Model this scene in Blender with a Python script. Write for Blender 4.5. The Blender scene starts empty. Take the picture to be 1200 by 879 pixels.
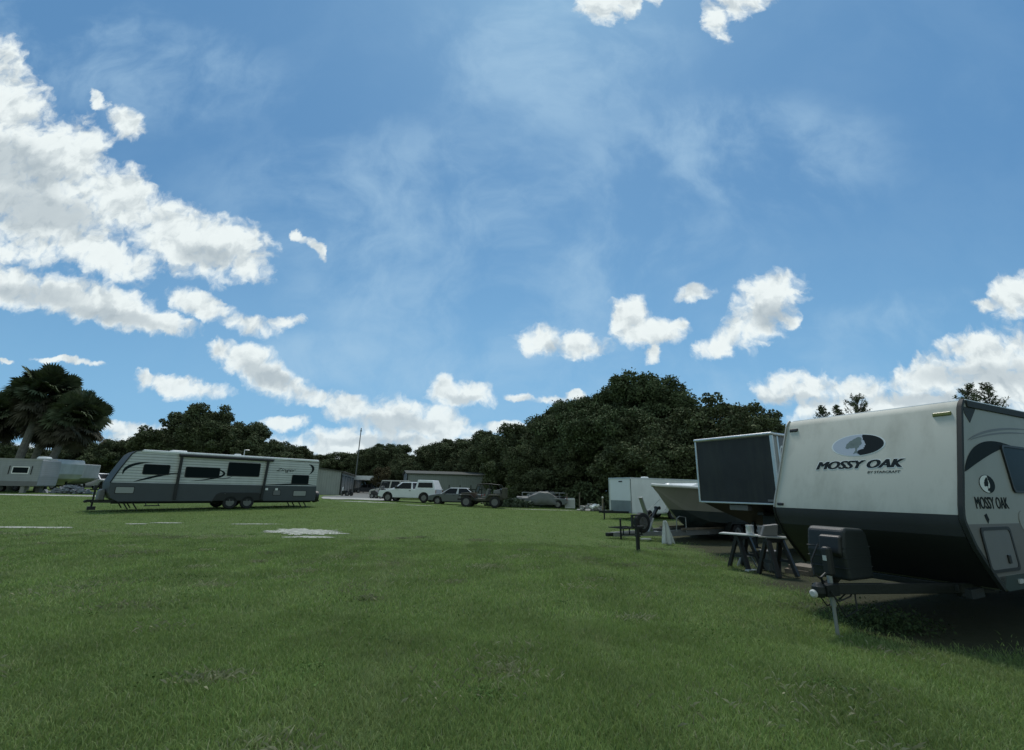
import bpy, math, random
import numpy as np
from mathutils import Vector, Matrix
R = math.radians
sc = bpy.context.scene
col = sc.collection
# ------------------------------------------------------------------ camera
FPX, PIT, ROLL, EYE = 530.0, math.atan(135 / 530.0), R(1.0), 1.5
fw = Vector((0, math.cos(PIT), math.sin(PIT)))
rt0 = Vector((1, 0, 0)); up0 = rt0.cross(fw)
rt = rt0 * math.cos(ROLL) + up0 * math.sin(ROLL)
up = up0 * math.cos(ROLL) - rt0 * math.sin(ROLL)
cd = bpy.data.cameras.new('camera'); cam = bpy.data.objects.new('camera', cd); col.objects.link(cam)
cd.sensor_fit = 'HORIZONTAL'; cd.sensor_width = 36.0; cd.lens = 36.0 * FPX / 1200.0
cd.clip_start = 0.05; cd.clip_end = 5000
m3 = Matrix((rt, up, -fw)).transposed(); mm = m3.to_4x4(); mm.translation = (0, 0, EYE); cam.matrix_world = mm
sc.camera = cam
def ray(px, py): return fw + rt * ((px - 600) / FPX) - up * ((py - 439.5) / FPX)
# ------------------------------------------------------------------ view, sun
sc.render.resolution_x, sc.render.resolution_y = 1024, 750
sc.view_settings.view_transform = 'Standard'; sc.view_settings.look = 'None'
sc.view_settings.exposure = EXPOSURE = 0.0; sc.view_settings.gamma = 1.0
SUN_EL, SUN_AZ = 62.0, 8.0          # azimuth from +Y towards +X
sl = bpy.data.lights.new('sun', 'SUN'); sl.energy = 2.3; sl.angle = R(12); sl.color = (1.0, .95, .87)
so = bpy.data.objects.new('sun', sl); col.objects.link(so)
sdir = Vector((math.sin(R(SUN_AZ)) * math.cos(R(SUN_EL)), math.cos(R(SUN_AZ)) * math.cos(R(SUN_EL)), math.sin(R(SUN_EL))))
so.rotation_euler = sdir.to_track_quat('Z', 'Y').to_euler()
so.location = (0, 0, 30)
# ------------------------------------------------------------------ world: Nishita sky + cumulus and cirrus by direction
w = bpy.data.worlds.new('World'); sc.world = w; w.use_nodes = True
nt = w.node_tree; N = nt.nodes; Lk = nt.links; N.clear()
def nd(t, **k):
    n = N.new(t)
    for a, b in k.items(): setattr(n, a, b)
    return n
def inp(n, i, v):
    if isinstance(v, bpy.types.NodeSocket): Lk.new(v, n.inputs[i])
    else: n.inputs[i].default_value = v
def M(op, a, b=0.0, c=0.0, clamp=False):
    n = nd('ShaderNodeMath', operation=op, use_clamp=clamp); inp(n, 0, a); inp(n, 1, b); inp(n, 2, c); return n.outputs[0]
def VM(op, a, b, out=0):
    n = nd('ShaderNodeVectorMath', operation=op); inp(n, 0, a); inp(n, 1, b); return n.outputs[out]
def sstep(x, lo, hi, a=0.0, b=1.0):
    n = nd('ShaderNodeMapRange', interpolation_type='SMOOTHSTEP'); inp(n, 0, x); inp(n, 1, lo); inp(n, 2, hi); inp(n, 3, a); inp(n, 4, b); return n.outputs[0]
def noise(v, scale, detail=6, rough=.55, lac=2.0, dist=0.0, out=0):
    n = nd('ShaderNodeTexNoise', noise_dimensions='2D'); inp(n, 'Vector', v); n.inputs['Scale'].default_value = scale; n.inputs['Detail'].default_value = detail
    n.inputs['Roughness'].default_value = rough; n.inputs['Lacunarity'].default_value = lac; n.inputs['Distortion'].default_value = dist; return n.outputs[out]
def mixc(f, a, b):
    n = nd('ShaderNodeMix', data_type='RGBA'); inp(n, 0, f); inp(n, 6, a); inp(n, 7, b); return n.outputs[2]
def comb(x, y, z):
    n = nd('ShaderNodeCombineXYZ'); inp(n, 0, x); inp(n, 1, y); inp(n, 2, z); return n.outputs[0]
sky = nd('ShaderNodeTexSky', sky_type='NISHITA'); sky.sun_disc = False
sky.sun_elevation = R(SUN_EL); sky.sun_rotation = R(SUN_AZ); sky.altitude = 0; sky.air_density = 1.0; sky.dust_density = 0.6; sky.ozone_density = 2.0
tc = nd('ShaderNodeTexCoord'); sep = nd('ShaderNodeSeparateXYZ'); Lk.new(tc.outputs['Generated'], sep.inputs[0])
ay = M('MAXIMUM', M('ABSOLUTE', sep.outputs[1]), .04)
U = M('DIVIDE', sep.outputs[0], ay); V = M('DIVIDE', sep.outputs[2], ay)
uv = comb(U, V, 1.0)
wn = noise(comb(U, V, 3.0), 13.0, 5, .6, out=1)
wv = VM('SUBTRACT', wn, (.5, .5, .5)); wv = VM('MULTIPLY', wv, (.060, .050, 0.0))
uvw = VM('ADD', uv, wv)
def uvof(px, py):
    r = ray(px, py); return Vector((r.x / r.y, r.z / r.y))
def blob(px, py, a, b, rot=0.0):
    a, b = a * 1.06, b * 1.08
    c = uvof(px, py); cr, sr = math.cos(R(rot)), math.sin(R(rot))
    e1 = (uvof(px + cr * a, py + sr * a) - c); e2 = (uvof(px - sr * b, py + cr * b) - c)
    m = Matrix(((e1.x, e2.x), (e1.y, e2.y))).inverted()
    p = [VM('DOT_PRODUCT', uvw, (m[i][0], m[i][1], -(m[i][0] * c.x + m[i][1] * c.y)), 1) for i in (0, 1)]
    q = M('MULTIPLY', p[0], p[0]); q = M('MULTIPLY_ADD', p[1], p[1], q)
    return q                      # squared distance, 1 on the rim
def field(bl):
    cur = None
    for t in bl:
        q = blob(*t)
        cur = q if cur is None else M('SMOOTH_MIN', cur, q, .35)
    return M('SUBTRACT', 1.0, cur)
cum = [(50, 205, 130, 62, 38), (215, 280, 75, 34, 22), (70, 345, 110, 20, 9), (898, 356, 34, 34, -30), (8, 110, 36, 62, -15), (-30, 170, 80, 90), (75, 185, 62, 48, 40), (30, 240, 85, 60, 15), (140, 232, 72, 34, 38), (205, 275, 62, 36, 30),
       (258, 290, 52, 34, 15), (290, 305, 20, 34, -25), (110, 290, 70, 24, 22), (20, 338, 62, 24, 8), (105, 357, 95, 19, 13), (190, 378, 42, 13, 10),
       (-20, 285, 50, 16, 25), (118, 118, 14, 7, 50), (148, 146, 22, 16, 50), (232, 357, 34, 13, 18), (296, 380, 32, 11, 12), (335, 376, 22, 7, -12),
       (352, 277, 10, 5, 20), (372, 292, 14, 6, 50), (80, 423, 34, 4, 4), (172, 445, 8, 9), (215, 455, 44, 11, 6), (262, 412, 16, 14), (285, 420, 34, 20, 15),
       (322, 447, 44, 18, 25), (368, 465, 22, 9, 25), (412, 478, 34, 14, 5), (335, 495, 28, 9, -6), (452, 490, 50, 24, 8), (520, 500, 46, 20, 5),
       (552, 462, 28, 13), (520, 460, 15, 16), (430, 522, 90, 22), (500, 525, 90, 14), (590, 500, 30, 7), (640, 469, 22, 6), (612, 466, 14, 6, 10), (672, 465, 12, 6),
       (633, 400, 26, 19), (680, 406, 34, 16), (738, 372, 22, 22, 20), (762, 388, 38, 17), (793, 380, 12, 8, -30), (765, 413, 9, 12), (815, 343, 20, 9, -15),
       (905, 340, 32, 22, -15), (890, 372, 46, 28, -28), (848, 400, 32, 14, -22), (925, 377, 12, 7, -20), (1195, 345, 34, 25, -15), (1152, 357, 11, 9),
       (940, 452, 40, 18), (905, 462, 22, 12), (1000, 458, 50, 16), (1085, 440, 50, 22, -15), (1140, 405, 40, 15, -8), (1170, 420, 70, 34, -10), (1190, 455, 90, 30),
       (1050, 480, 120, 18), (705, 2, 27, 22, 10), (738, -4, 16, 24, 15), (838, 22, 11, 26, -25), (870, 0, 38, 18, -10), (765, -8, 9, 14),
       (150, 503, 30, 8), (20, 545, 60, 26), (200, 520, 90, 20), (5, 427, 6, 4)]
f = field(cum)
def fbm(off):
    v = VM('ADD', uvw, off)
    a = noise(v, 9.0, 9, .58)
    vo = nd('ShaderNodeTexVoronoi', feature='F1', voronoi_dimensions='2D'); inp(vo, 'Vector', VM('ADD', v, VM('MULTIPLY', noise(v, 20.0, 3, .5, out=1), (.03, .03, 0)))); vo.inputs['Scale'].default_value = 17.0
    vo.inputs['Detail'].default_value = 2.0; vo.normalize = True; vo.inputs['Roughness'].default_value = .55
    b = M('SUBTRACT', .55, vo.outputs['Distance'])
    return M('MULTIPLY_ADD', b, .55, a)
n0 = fbm((0, 0, 0)); n1 = fbm((.004, .028, 0))
dens = M('MULTIPLY_ADD', M('SUBTRACT', n0, .605), 2.15, f)
dens = M('MULTIPLY_ADD', M('SUBTRACT', noise(uvw, 30.0, 5, .55), .5), 1.5, dens)
alpha = sstep(dens, -.45, .85)
core = sstep(dens, .2, 1.5)
lit = sstep(M('SUBTRACT', n0, n1), -.26, .12)
gray = [(18, 195, 60, 30, 20), (30, 245, 55, 26, 10), (70, 250, 50, 20, 20), (30, 345, 70, 12, 5), (130, 368, 70, 9, 12), (240, 300, 30, 14), (310, 440, 30, 12, 20),
        (455, 497, 60, 10), (440, 518, 60, 6), (905, 370, 22, 16), (1160, 440, 80, 14), (650, 405, 12, 8), (930, 470, 60, 7), (1090, 470, 80, 8), (540, 468, 20, 5)]
g = sstep(field(gray), -.5, .9)
sh = M('MULTIPLY', M('SUBTRACT', 1.0, M('MULTIPLY', g, .55)), M('MULTIPLY_ADD', lit, .5, .5))
sh = M('SUBTRACT', sh, M('MULTIPLY', core, .08), clamp=True)
ccol = mixc(sh, (.33, .41, .47, 1), (.88, .95, .95, 1))
ccol = mixc(sstep(V, .0, .35), mixc(.25, ccol, (.62, .76, .86, 1)), ccol)
# thin cirrus
cm = field([(480, 345, 120, 60, 10), (480, 345, 70, 40, 20), (655, 320, 110, 90, -30), (560, 250, 260, 90, 5), (90, 60, 200, 60, 10), (650, 60, 120, 90), (1060, 375, 110, 26, -5),
            (850, 180, 160, 60), (430, 300, 60, 25), (620, 440, 200, 40), (880, 430, 120, 50), (400, 420, 90, 30)])
cv = VM('MULTIPLY', uv, (1.0, 1.0, 1.0))
cn = noise(VM('ADD', VM('ADD', cv, (5.3, 2.1, 0)), VM('MULTIPLY', noise(cv, 2.0, 3, .5, out=1), (.35, .12, 0))), 3.0, 9, .60)
cir = M('MULTIPLY', sstep(cn, .34, .74), sstep(cm, -1.2, .9, .06, .55), clamp=True)
skc = nd('ShaderNodeMix', data_type='RGBA', blend_type='MULTIPLY'); skc.inputs[0].default_value = 1.0
SKY_STR = 0.09
Lk.new(sky.outputs[0], skc.inputs[6]); skc.inputs[7].default_value = (SKY_STR * .66, SKY_STR * 1.02, SKY_STR * 1.08, 1)
skyb = mixc(sstep(V, -.05, .62, .92, .55), skc.outputs[2], mixc(sstep(V, .0, .9), (.24, .49, .76, 1), (.125, .30, .57, 1)))
skyc = mixc(cir, skyb, (.42, .62, .80, 1))
back = sstep(sep.outputs[1], .05, -.35, 0.0, .85)          # unseen pale cloud bank added behind the camera to neutralise the blue fill
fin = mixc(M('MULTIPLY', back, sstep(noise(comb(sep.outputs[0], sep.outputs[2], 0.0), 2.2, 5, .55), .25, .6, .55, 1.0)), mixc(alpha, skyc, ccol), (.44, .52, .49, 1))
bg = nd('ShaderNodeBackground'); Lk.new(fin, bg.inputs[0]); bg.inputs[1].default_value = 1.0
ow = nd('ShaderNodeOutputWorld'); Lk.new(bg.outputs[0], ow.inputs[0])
w.cycles.sampling_method = 'MANUAL'; w.cycles.sample_map_resolution = 512
# ================================================================== terrain
def sm(t):
    t = np.clip(t, 0, 1); return t * t * (3 - 2 * t)
def zg(x, y):
    return (0.4 * sm((y - 8) / 35) * sm((4 - x) / 20) - 0.22 * sm(x / 7) * (1 - sm((y - 8) / 20))
            + 0.4 * sm((-x - 18) / 35) * sm((y - 15) / 40) + 0.12 * sm((y - 43) / 30)
            - 0.27 * np.exp(-(((x - 8.5) / 4.5) ** 2 + ((y - 19) / 4.5) ** 2)))
def pt(px, Y, py=590):                   # ground point at forward distance Y under image column px
    z = 0.0
    for _ in range(8):
        lo = Vector((0, Y, z)) - Vector((0, 0, EYE)); k = ray(px, py)
        # intersect the vertical plane through the column with y = Y, height z
        dxdy_t = (z - EYE)
        r1 = ray(px, 200); r2 = ray(px, 800); nrm = r1.cross(r2)
        X = -(nrm.y * Y + nrm.z * dxdy_t) / nrm.x
        z = float(zg(X, Y))
    return Vector((X, Y, z))
# ================================================================== materials
MATS = {}
def mat(name, c, rough=.6, metal=0.0, var=.12, vs=2.0, bump=0.0, bs=30.0, spec=.5, dirt=0.0, trans=0.0, emis=None):
    if name in MATS: return MATS[name]
    m = bpy.data.materials.new(name); m.use_nodes = True; t = m.node_tree; b = t.nodes['Principled BSDF']
    b.inputs['Roughness'].default_value = rough; b.inputs['Metallic'].default_value = metal; b.inputs['Specular IOR Level'].default_value = spec
    if trans: b.inputs['Transmission Weight'].default_value = trans
    tx = t.nodes.new('ShaderNodeTexCoord'); no = t.nodes.new('ShaderNodeTexNoise'); no.inputs['Scale'].default_value = vs; no.inputs['Detail'].default_value = 6
    t.links.new(tx.outputs['Object'], no.inputs['Vector'])
    mr = t.nodes.new('ShaderNodeMapRange'); mr.inputs[1].default_value = .3; mr.inputs[2].default_value = .7; mr.inputs[3].default_value = 1 - var; mr.inputs[4].default_value = 1 + var
    t.links.new(no.outputs[0], mr.inputs[0])
    mx = t.nodes.new('ShaderNodeMix'); mx.data_type = 'RGBA'; mx.blend_type = 'MULTIPLY'; mx.inputs[0].default_value = 1; mx.inputs[6].default_value = (*c, 1)
    t.links.new(mr.outputs[0], mx.inputs[7]); out = mx.outputs[2]
    if dirt:
        mp = t.nodes.new('ShaderNodeMapping'); mp.inputs['Scale'].default_value = (1.2, 1.2, .25); t.links.new(tx.outputs['Object'], mp.inputs[0])
        n2 = t.nodes.new('ShaderNodeTexNoise'); n2.inputs['Scale'].default_value = 2.2; n2.inputs['Detail'].default_value = 9; n2.inputs['Roughness'].default_value = .65; t.links.new(mp.outputs[0], n2.inputs[0])
        r2 = t.nodes.new('ShaderNodeMapRange'); r2.inputs[1].default_value = .45; r2.inputs[2].default_value = .75; r2.inputs[3].default_value = 0; r2.inputs[4].default_value = dirt; t.links.new(n2.outputs[0], r2.inputs[0])
        m2 = t.nodes.new('ShaderNodeMix'); m2.data_type = 'RGBA'; t.links.new(r2.outputs[0], m2.inputs[0]); t.links.new(out, m2.inputs[6]); m2.inputs[7].default_value = (.13, .14, .10, 1); out = m2.outputs[2]
    t.links.new(out, b.inputs['Base Color'])
    if bump:
        n3 = t.nodes.new('ShaderNodeTexNoise'); n3.inputs['Scale'].default_value = bs; n3.inputs['Detail'].default_value = 5; t.links.new(tx.outputs['Object'], n3.inputs[0])
        bp = t.nodes.new('ShaderNodeBump'); bp.inputs['Strength'].default_value = bump; bp.inputs['Distance'].default_value = .02; t.links.new(n3.outputs[0], bp.inputs['Height']); t.links.new(bp.outputs[0], b.inputs['Normal'])
    if emis: b.inputs['Emission Color'].default_value = (*emis, 1); b.inputs['Emission Strength'].default_value = 1
    MATS[name] = m; return m
def siding(name, c, pitch, depth=.012, axis='Z', rough=.5, line=.35, metal=0.0, width=.12):
    """ribbed / corrugated sheet: narrow dark grooves every `pitch` metres with a matching bump"""
    m = mat(name, c, rough, metal, .06, 1.0, dirt=.18); t = m.node_tree; b = t.nodes['Principled BSDF']
    tx = t.nodes.new('ShaderNodeTexCoord'); sp = t.nodes.new('ShaderNodeSeparateXYZ'); t.links.new(tx.outputs['Object'], sp.inputs[0])
    d = t.nodes.new('ShaderNodeMath'); d.operation = 'DIVIDE'; t.links.new(sp.outputs['XYZ'.index(axis)], d.inputs[0]); d.inputs[1].default_value = pitch
    fr = t.nodes.new('ShaderNodeMath'); fr.operation = 'FRACT'; t.links.new(d.outputs[0], fr.inputs[0])
    pp = t.nodes.new('ShaderNodeMath'); pp.operation = 'PINGPONG'; t.links.new(fr.outputs[0], pp.inputs[0]); pp.inputs[1].default_value = .5
    mr = t.nodes.new('ShaderNodeMapRange'); mr.interpolation_type = 'SMOOTHSTEP'; mr.inputs[1].default_value = 0; mr.inputs[2].default_value = width; t.links.new(pp.outputs[0], mr.inputs[0])
    src = b.inputs['Base Color'].links[0].from_socket
    mx = t.nodes.new('ShaderNodeMix'); mx.data_type = 'RGBA'; mx.blend_type = 'MULTIPLY'; mx.inputs[0].default_value = 1
    m4 = t.nodes.new('ShaderNodeMapRange'); m4.inputs[3].default_value = 1 - line; m4.inputs[4].default_value = 1; t.links.new(mr.outputs[0], m4.inputs[0])
    t.links.new(src, mx.inputs[6]); t.links.new(m4.outputs[0], mx.inputs[7]); t.links.new(mx.outputs[2], b.inputs['Base Color'])
    bp = t.nodes.new('ShaderNodeBump'); bp.inputs['Distance'].default_value = depth; bp.inputs['Strength'].default_value = 1; t.links.new(mr.outputs[0], bp.inputs['Height']); t.links.new(bp.outputs[0], b.inputs['Normal'])
    return m
WHITE = mat('white_paint', (.80, .82, .81), .35, var=.04, dirt=.12)
CREAM = mat('cream_fibreglass', (.50, .515, .455), .65, var=.05, vs=1.2, dirt=.38)
LGRAY = mat('light_grey_panel', (.33, .345, .33), .5, var=.05, dirt=.15)
MGRAY = mat('mid_grey_panel', (.16, .165, .17), .5, var=.06)
TAUPE = mat('taupe_panel', (.15, .145, .14), .5, var=.06)
DGRAY = mat('charcoal_panel', (.055, .06, .065), .6, var=.08, bump=.25, bs=120, spec=.2)
BLACK = mat('black_plastic', (.015, .017, .018), .5)
TRIMB = mat('dark_trim', (.035, .04, .04), .6, spec=.15)
STEEL = mat('dark_steel', (.014, .018, .018), .5, .3, bump=.2)
GALV = mat('galvanised_steel', (.32, .34, .35), .45, .7, bump=.1)
ALU = mat('aluminium', (.62, .64, .64), .35, .6)
RUBBER = mat('tyre_rubber', (.018, .018, .019), .8, bump=.3, bs=60)
RIM = mat('wheel_alloy', (.22, .225, .23), .35, .7)
GLASS = mat('tinted_glass', (.010, .016, .018), .3, var=.02, spec=.03)
CARGL = mat('car_glass', (.012, .016, .02), .12, var=.02, spec=.18)
AMBER = mat('amber_lens', (.16, .17, .03), .35)
RED = mat('red_lens', (.28, .02, .015), .3)
CLEAR = mat('clear_lens', (.55, .58, .6), .15)
SAGE = mat('decal_grey_green', (.16, .21, .20), .5)
LAV = mat('decal_pale_lavender', (.47, .52, .60), .5, var=.02)
DECW = mat('decal_white', (.74, .78, .78), .5, var=.02)
DECD = mat('decal_charcoal', (.018, .026, .030), .7, var=.04, spec=.08)
COVER = mat('propane_cover_plastic', (.014, .020, .022), .55, bump=.2, bs=90)
WOOD = mat('weathered_wood', (.20, .17, .13), .85, var=.3, vs=6, bump=.4)
PALEW = mat('pale_board', (.50, .52, .50), .7, var=.1)
CONC = mat('concrete', (.30, .30, .28), .9, var=.15, bump=.3)
TARP = mat('grey_tarp', (.15, .16, .16), .7, var=.15, bump=.6, bs=9)
BAG = mat('white_sheet', (.62, .66, .68), .6, bump=.5, bs=12)
# ================================================================== mesh helpers
class MB:
    def __init__(s): s.v = []; s.f = []
    def add(s, vs, fs):
        o = len(s.v); s.v += [tuple(a) for a in vs]; s.f += [tuple(i + o for i in q) for q in fs]; return s
    def box(s, x0, x1, y0, y1, z0, z1, m=None):
        vs = [Vector((x, y, z)) for x in (x0, x1) for y in (y0, y1) for z in (z0, z1)]
        if m: vs = [m @ a for a in vs]
        return s.add(vs, [(0, 1, 3, 2), (4, 6, 7, 5), (0, 4, 5, 1), (2, 3, 7, 6), (0, 2, 6, 4), (1, 5, 7, 3)])
    def beam(s, a, b, w, h):
        a, b = Vector(a), Vector(b); d = (b - a); L = d.length; q = d.to_track_quat('X', 'Z').to_matrix().to_4x4(); q.translation = a
        return s.box(0, L, -w / 2, w / 2, -h / 2, h / 2, q)
    def prism(s, poly, a, b, m=None):                       # poly in (x, z), extruded along y from a to b
        n = len(poly); vs = [Vector((p[0], y, p[1])) for y in (a, b) for p in poly]
        if m: vs = [m @ q for q in vs]
        return s.add(vs, [tuple(range(n)), tuple(range(2 * n - 1, n - 1, -1))] + [(i, (i + 1) % n, (i + 1) % n + n, i + n) for i in range(n)])
    def tube(s, pts, r, n=8, cap=True):
        pts = [Vector(p) for p in pts]; rs = r if isinstance(r, (list, tuple)) else [r] * len(pts); o = len(s.v)
        prev = None
        for i, p in enumerate(pts):
            d = (pts[min(i + 1, len(pts) - 1)] - pts[max(i - 1, 0)]).normalized()
            if prev is None: a = d.orthogonal().normalized()
            else: a = (prev - d * prev.dot(d)).normalized()
            prev = a; b = d.cross(a)
            for k in range(n):
                t = 2 * math.pi * k / n; s.v.append(tuple(p + (a * math.cos(t) + b * math.sin(t)) * rs[i]))
        for i in range(len(pts) - 1):
            for k in range(n): s.f.append((o + i * n + k, o + i * n + (k + 1) % n, o + (i + 1) * n + (k + 1) % n, o + (i + 1) * n + k))
        if cap: s.f.append(tuple(o + k for k in range(n))); s.f.append(tuple(o + (len(pts) - 1) * n + k for k in range(n)))
        return s
    def lathe(s, prof, c=(0, 0, 0), axis='Y', n=24):        # prof [(radius, offset along axis)]
        o = len(s.v)
        for r, h in prof:
            for k in range(n):
                t = 2 * math.pi * k / n; a, b = r * math.cos(t), r * math.sin(t)
                p = (a, h, b) if axis == 'Y' else ((a, b, h) if axis == 'Z' else (h, a, b))
                s.v.append((p[0] + c[0], p[1] + c[1], p[2] + c[2]))
        for i in range(len(prof) - 1):
            for k in range(n): s.f.append((o + i * n + k, o + i * n + (k + 1) % n, o + (i + 1) * n + (k + 1) % n, o + (i + 1) * n + k))
        s.f.append(tuple(o + k for k in range(n))); s.f.append(tuple(o + (len(prof) - 1) * n + k for k in range(n)))
        return s
    def quadpane(s, q, l=.08, r=.08, b=.1, t=.1, push=.01, th=.01):
        """pane inset in quad q (bl, br, tr, tl) and set a little proud of it"""
        q = [Vector(a) for a in q]
        def P(u, v): return (q[0] * (1 - u) + q[1] * u) * (1 - v) + (q[3] * (1 - u) + q[2] * u) * v
        nn = (q[1] - q[0]).cross(q[3] - q[0]).normalized(); c = [P(l, b), P(1 - r, b), P(1 - r, 1 - t), P(l, 1 - t)]
        vs = [a + nn * (push - th) for a in c] + [a + nn * push for a in c]
        return s.add(vs, [(0, 3, 2, 1), (4, 5, 6, 7), (0, 1, 5, 4), (1, 2, 6, 5), (2, 3, 7, 6), (3, 0, 4, 7)])
    def build(s, name, m, parent=None, bevel=0.0, seg=2, smooth=False, recalc=True):
        me = bpy.data.meshes.new(name); me.from_pydata(s.v, [], s.f); me.validate()
        if recalc:
            import bmesh
            bm = bmesh.new(); bm.from_mesh(me); bmesh.ops.recalc_face_normals(bm, faces=bm.faces); bm.to_mesh(me); bm.free()
        me.materials.append(m)
        if smooth:
            me.polygons.foreach_set('use_smooth', [True] * len(me.polygons))
            try: me.set_sharp_from_angle(angle=R(40))
            except Exception: pass
        o = bpy.data.objects.new(name, me); col.objects.link(o)
        if parent: o.parent = parent
        if bevel:
            b = o.modifiers.new('bevel', 'BEVEL'); b.width = bevel; b.segments = seg; b.limit_method = 'ANGLE'; b.angle_limit = R(35)
        return o
def tag(o, label, cat, group=None, kind=None):
    if label: o['label'] = label
    if cat: o['category'] = cat
    if group: o['group'] = group
    if kind: o['kind'] = kind
    return o
def struct(o): o['kind'] = 'structure'; return o
def thing(name, label, cat, loc=(0, 0, 0), rz=0.0, group=None):
    o = bpy.data.objects.new(name, None); col.objects.link(o); o.empty_display_size = .3
    o.location = loc; o.rotation_euler = (0, 0, rz); return tag(o, label, cat, group)
def kids(o): return [c for c in bpy.data.objects if c.parent == o]
def copy_tree(o, parent=None):
    ch = kids(o); c = o.copy(); col.objects.link(c)
    if parent: c.parent = parent
    for k in ch: copy_tree(k, c)
    return c
def basis(o, u, v):
    u, v = Vector(u).normalized(), Vector(v).normalized(); n = u.cross(v)
    m = Matrix((u, v, n)).transposed().to_4x4(); m.translation = Vector(o); return m
def decal(mb, poly, m, z0=.001, z1=.003):                   # flat shape in the (u, v) plane of basis m
    n = len(poly); vs = [m @ Vector((p[0], p[1], z)) for z in (z0, z1) for p in poly]
    return mb.add(vs, [tuple(range(n)), tuple(range(2 * n - 1, n - 1, -1))] + [(i, (i + 1) % n, (i + 1) % n + n, i + n) for i in range(n)])
def ring(mb, outer, inner, m, z0, z1):
    n = len(outer); vs = [m @ Vector((p[0], p[1], z)) for z in (z0, z1) for pl in (outer, inner) for p in pl]
    fs = []
    for i in range(n):
        j = (i + 1) % n
        fs += [(i, j, n + j, n + i), (2 * n + i, 3 * n + i, 3 * n + j, 2 * n + j), (i, 2 * n + i, 2 * n + j, j), (n + i, n + j, 3 * n + j, 3 * n + i)]
    return mb.add(vs, fs)
def text(s, w_, h_, m, mt, parent, name='lettering', shear=0.0, bold=0.0, z=.004):
    c = bpy.data.curves.new(name, 'FONT'); c.body = s; c.size = 1; c.shear = shear; c.extrude = .001; c.resolution_u = 3
    o = bpy.data.objects.new(name, c); col.objects.link(o); dg = bpy.context.evaluated_depsgraph_get(); dg.update()
    me = bpy.data.meshes.new_from_object(o.evaluated_get(dg)); bpy.data.objects.remove(o); bpy.data.curves.remove(c)
    if bold:                                                 # bolder strokes: the same letters again, a hair to either side
        n0_ = len(me.vertices); v0 = [v.co.copy() for v in me.vertices]; f0 = [tuple(p.vertices) for p in me.polygons]; vv, ff = [], []
        for k, dx_ in enumerate((0, -bold, bold, -bold / 2, bold / 2)): vv += [(q.x + dx_, q.y, q.z + (k * 1e-4 if q.z > 0 else 0)) for q in v0]; ff += [tuple(i + k * n0_ for i in p) for p in f0]
        me = bpy.data.meshes.new(name); me.from_pydata(vv, [], ff)
    n = len(me.vertices); a = np.empty(n * 3); me.vertices.foreach_get('co', a); a = a.reshape(-1, 3)
    lo, hi = a.min(0), a.max(0); a[:, 0] = (a[:, 0] - (lo[0] + hi[0]) / 2) * w_ / (hi[0] - lo[0]); a[:, 1] = (a[:, 1] - lo[1]) * h_ / (hi[1] - lo[1]); a[:, 2] = np.where(a[:, 2] > 0, z + a[:, 2] - .001, .001)
    mat_ = np.array(m); a = a @ mat_[:3, :3].T + mat_[:3, 3]; me.vertices.foreach_set('co', a.ravel()); me.update()
    me.materials.clear(); me.materials.append(mt); o = bpy.data.objects.new(name, me); col.objects.link(o); o.parent = parent; return o
def bez(p, n=14):
    out = []
    for i in range(n + 1):
        t = i / n; q = [Vector((*a, 0)) for a in p]
        while len(q) > 1: q = [q[k].lerp(q[k + 1], t) for k in range(len(q) - 1)]
        out.append((q[0].x, q[0].y))
    return out
def swoosh(p, w_, n=18):                                    # tapered stroke along a bezier, widest in the middle
    b = bez(p, n); L, Rr = [], []
    for i, a in enumerate(b):
        q = Vector(b[min(i + 1, n)]) - Vector(b[max(i - 1, 0)]); q.normalize(); nn = Vector((-q.y, q.x)); k = w_ * math.sin(math.pi * (i / n) ** .8) / 2 + .001
        L.append((a[0] + nn.x * k, a[1] + nn.y * k)); Rr.append((a[0] - nn.x * k, a[1] - nn.y * k))
    return L + Rr[::-1]
def rrect(x0, x1, y0, y1, r, n=4, sk=0.0):                  # rounded rectangle, optional skew
    out = []
    for cx, cy, a0 in ((x1 - r, y1 - r, 0), (x0 + r, y1 - r, 90), (x0 + r, y0 + r, 180), (x1 - r, y0 + r, 270)):
        for k in range(n + 1):
            t = R(a0 + 90 * k / n); y = cy + r * math.sin(t); out.append((cx + r * math.cos(t) + sk * (y - y0), y))
    return out
def window(parent, u0, u1, v0, v1, m, r=.06, fw_=.035, sk=0.0, frame=BLACK, glass=GLASS, name='window'):
    fr = MB(); out = rrect(u0, u1, v0, v1, r, sk=sk); cx = sum(p[0] for p in out) / len(out); cy = (v0 + v1) / 2
    inn = [(cx + (p[0] - cx) * (1 - 2 * fw_ / (u1 - u0)), cy + (p[1] - cy) * (1 - 2 * fw_ / (v1 - v0))) for p in out]
    ring(fr, out, inn, m, .001, .022); wo = fr.build(name, frame, parent)
    g = MB(); decal(g, inn, m, .002, .010); g.build('pane', glass, wo); return wo
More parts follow.
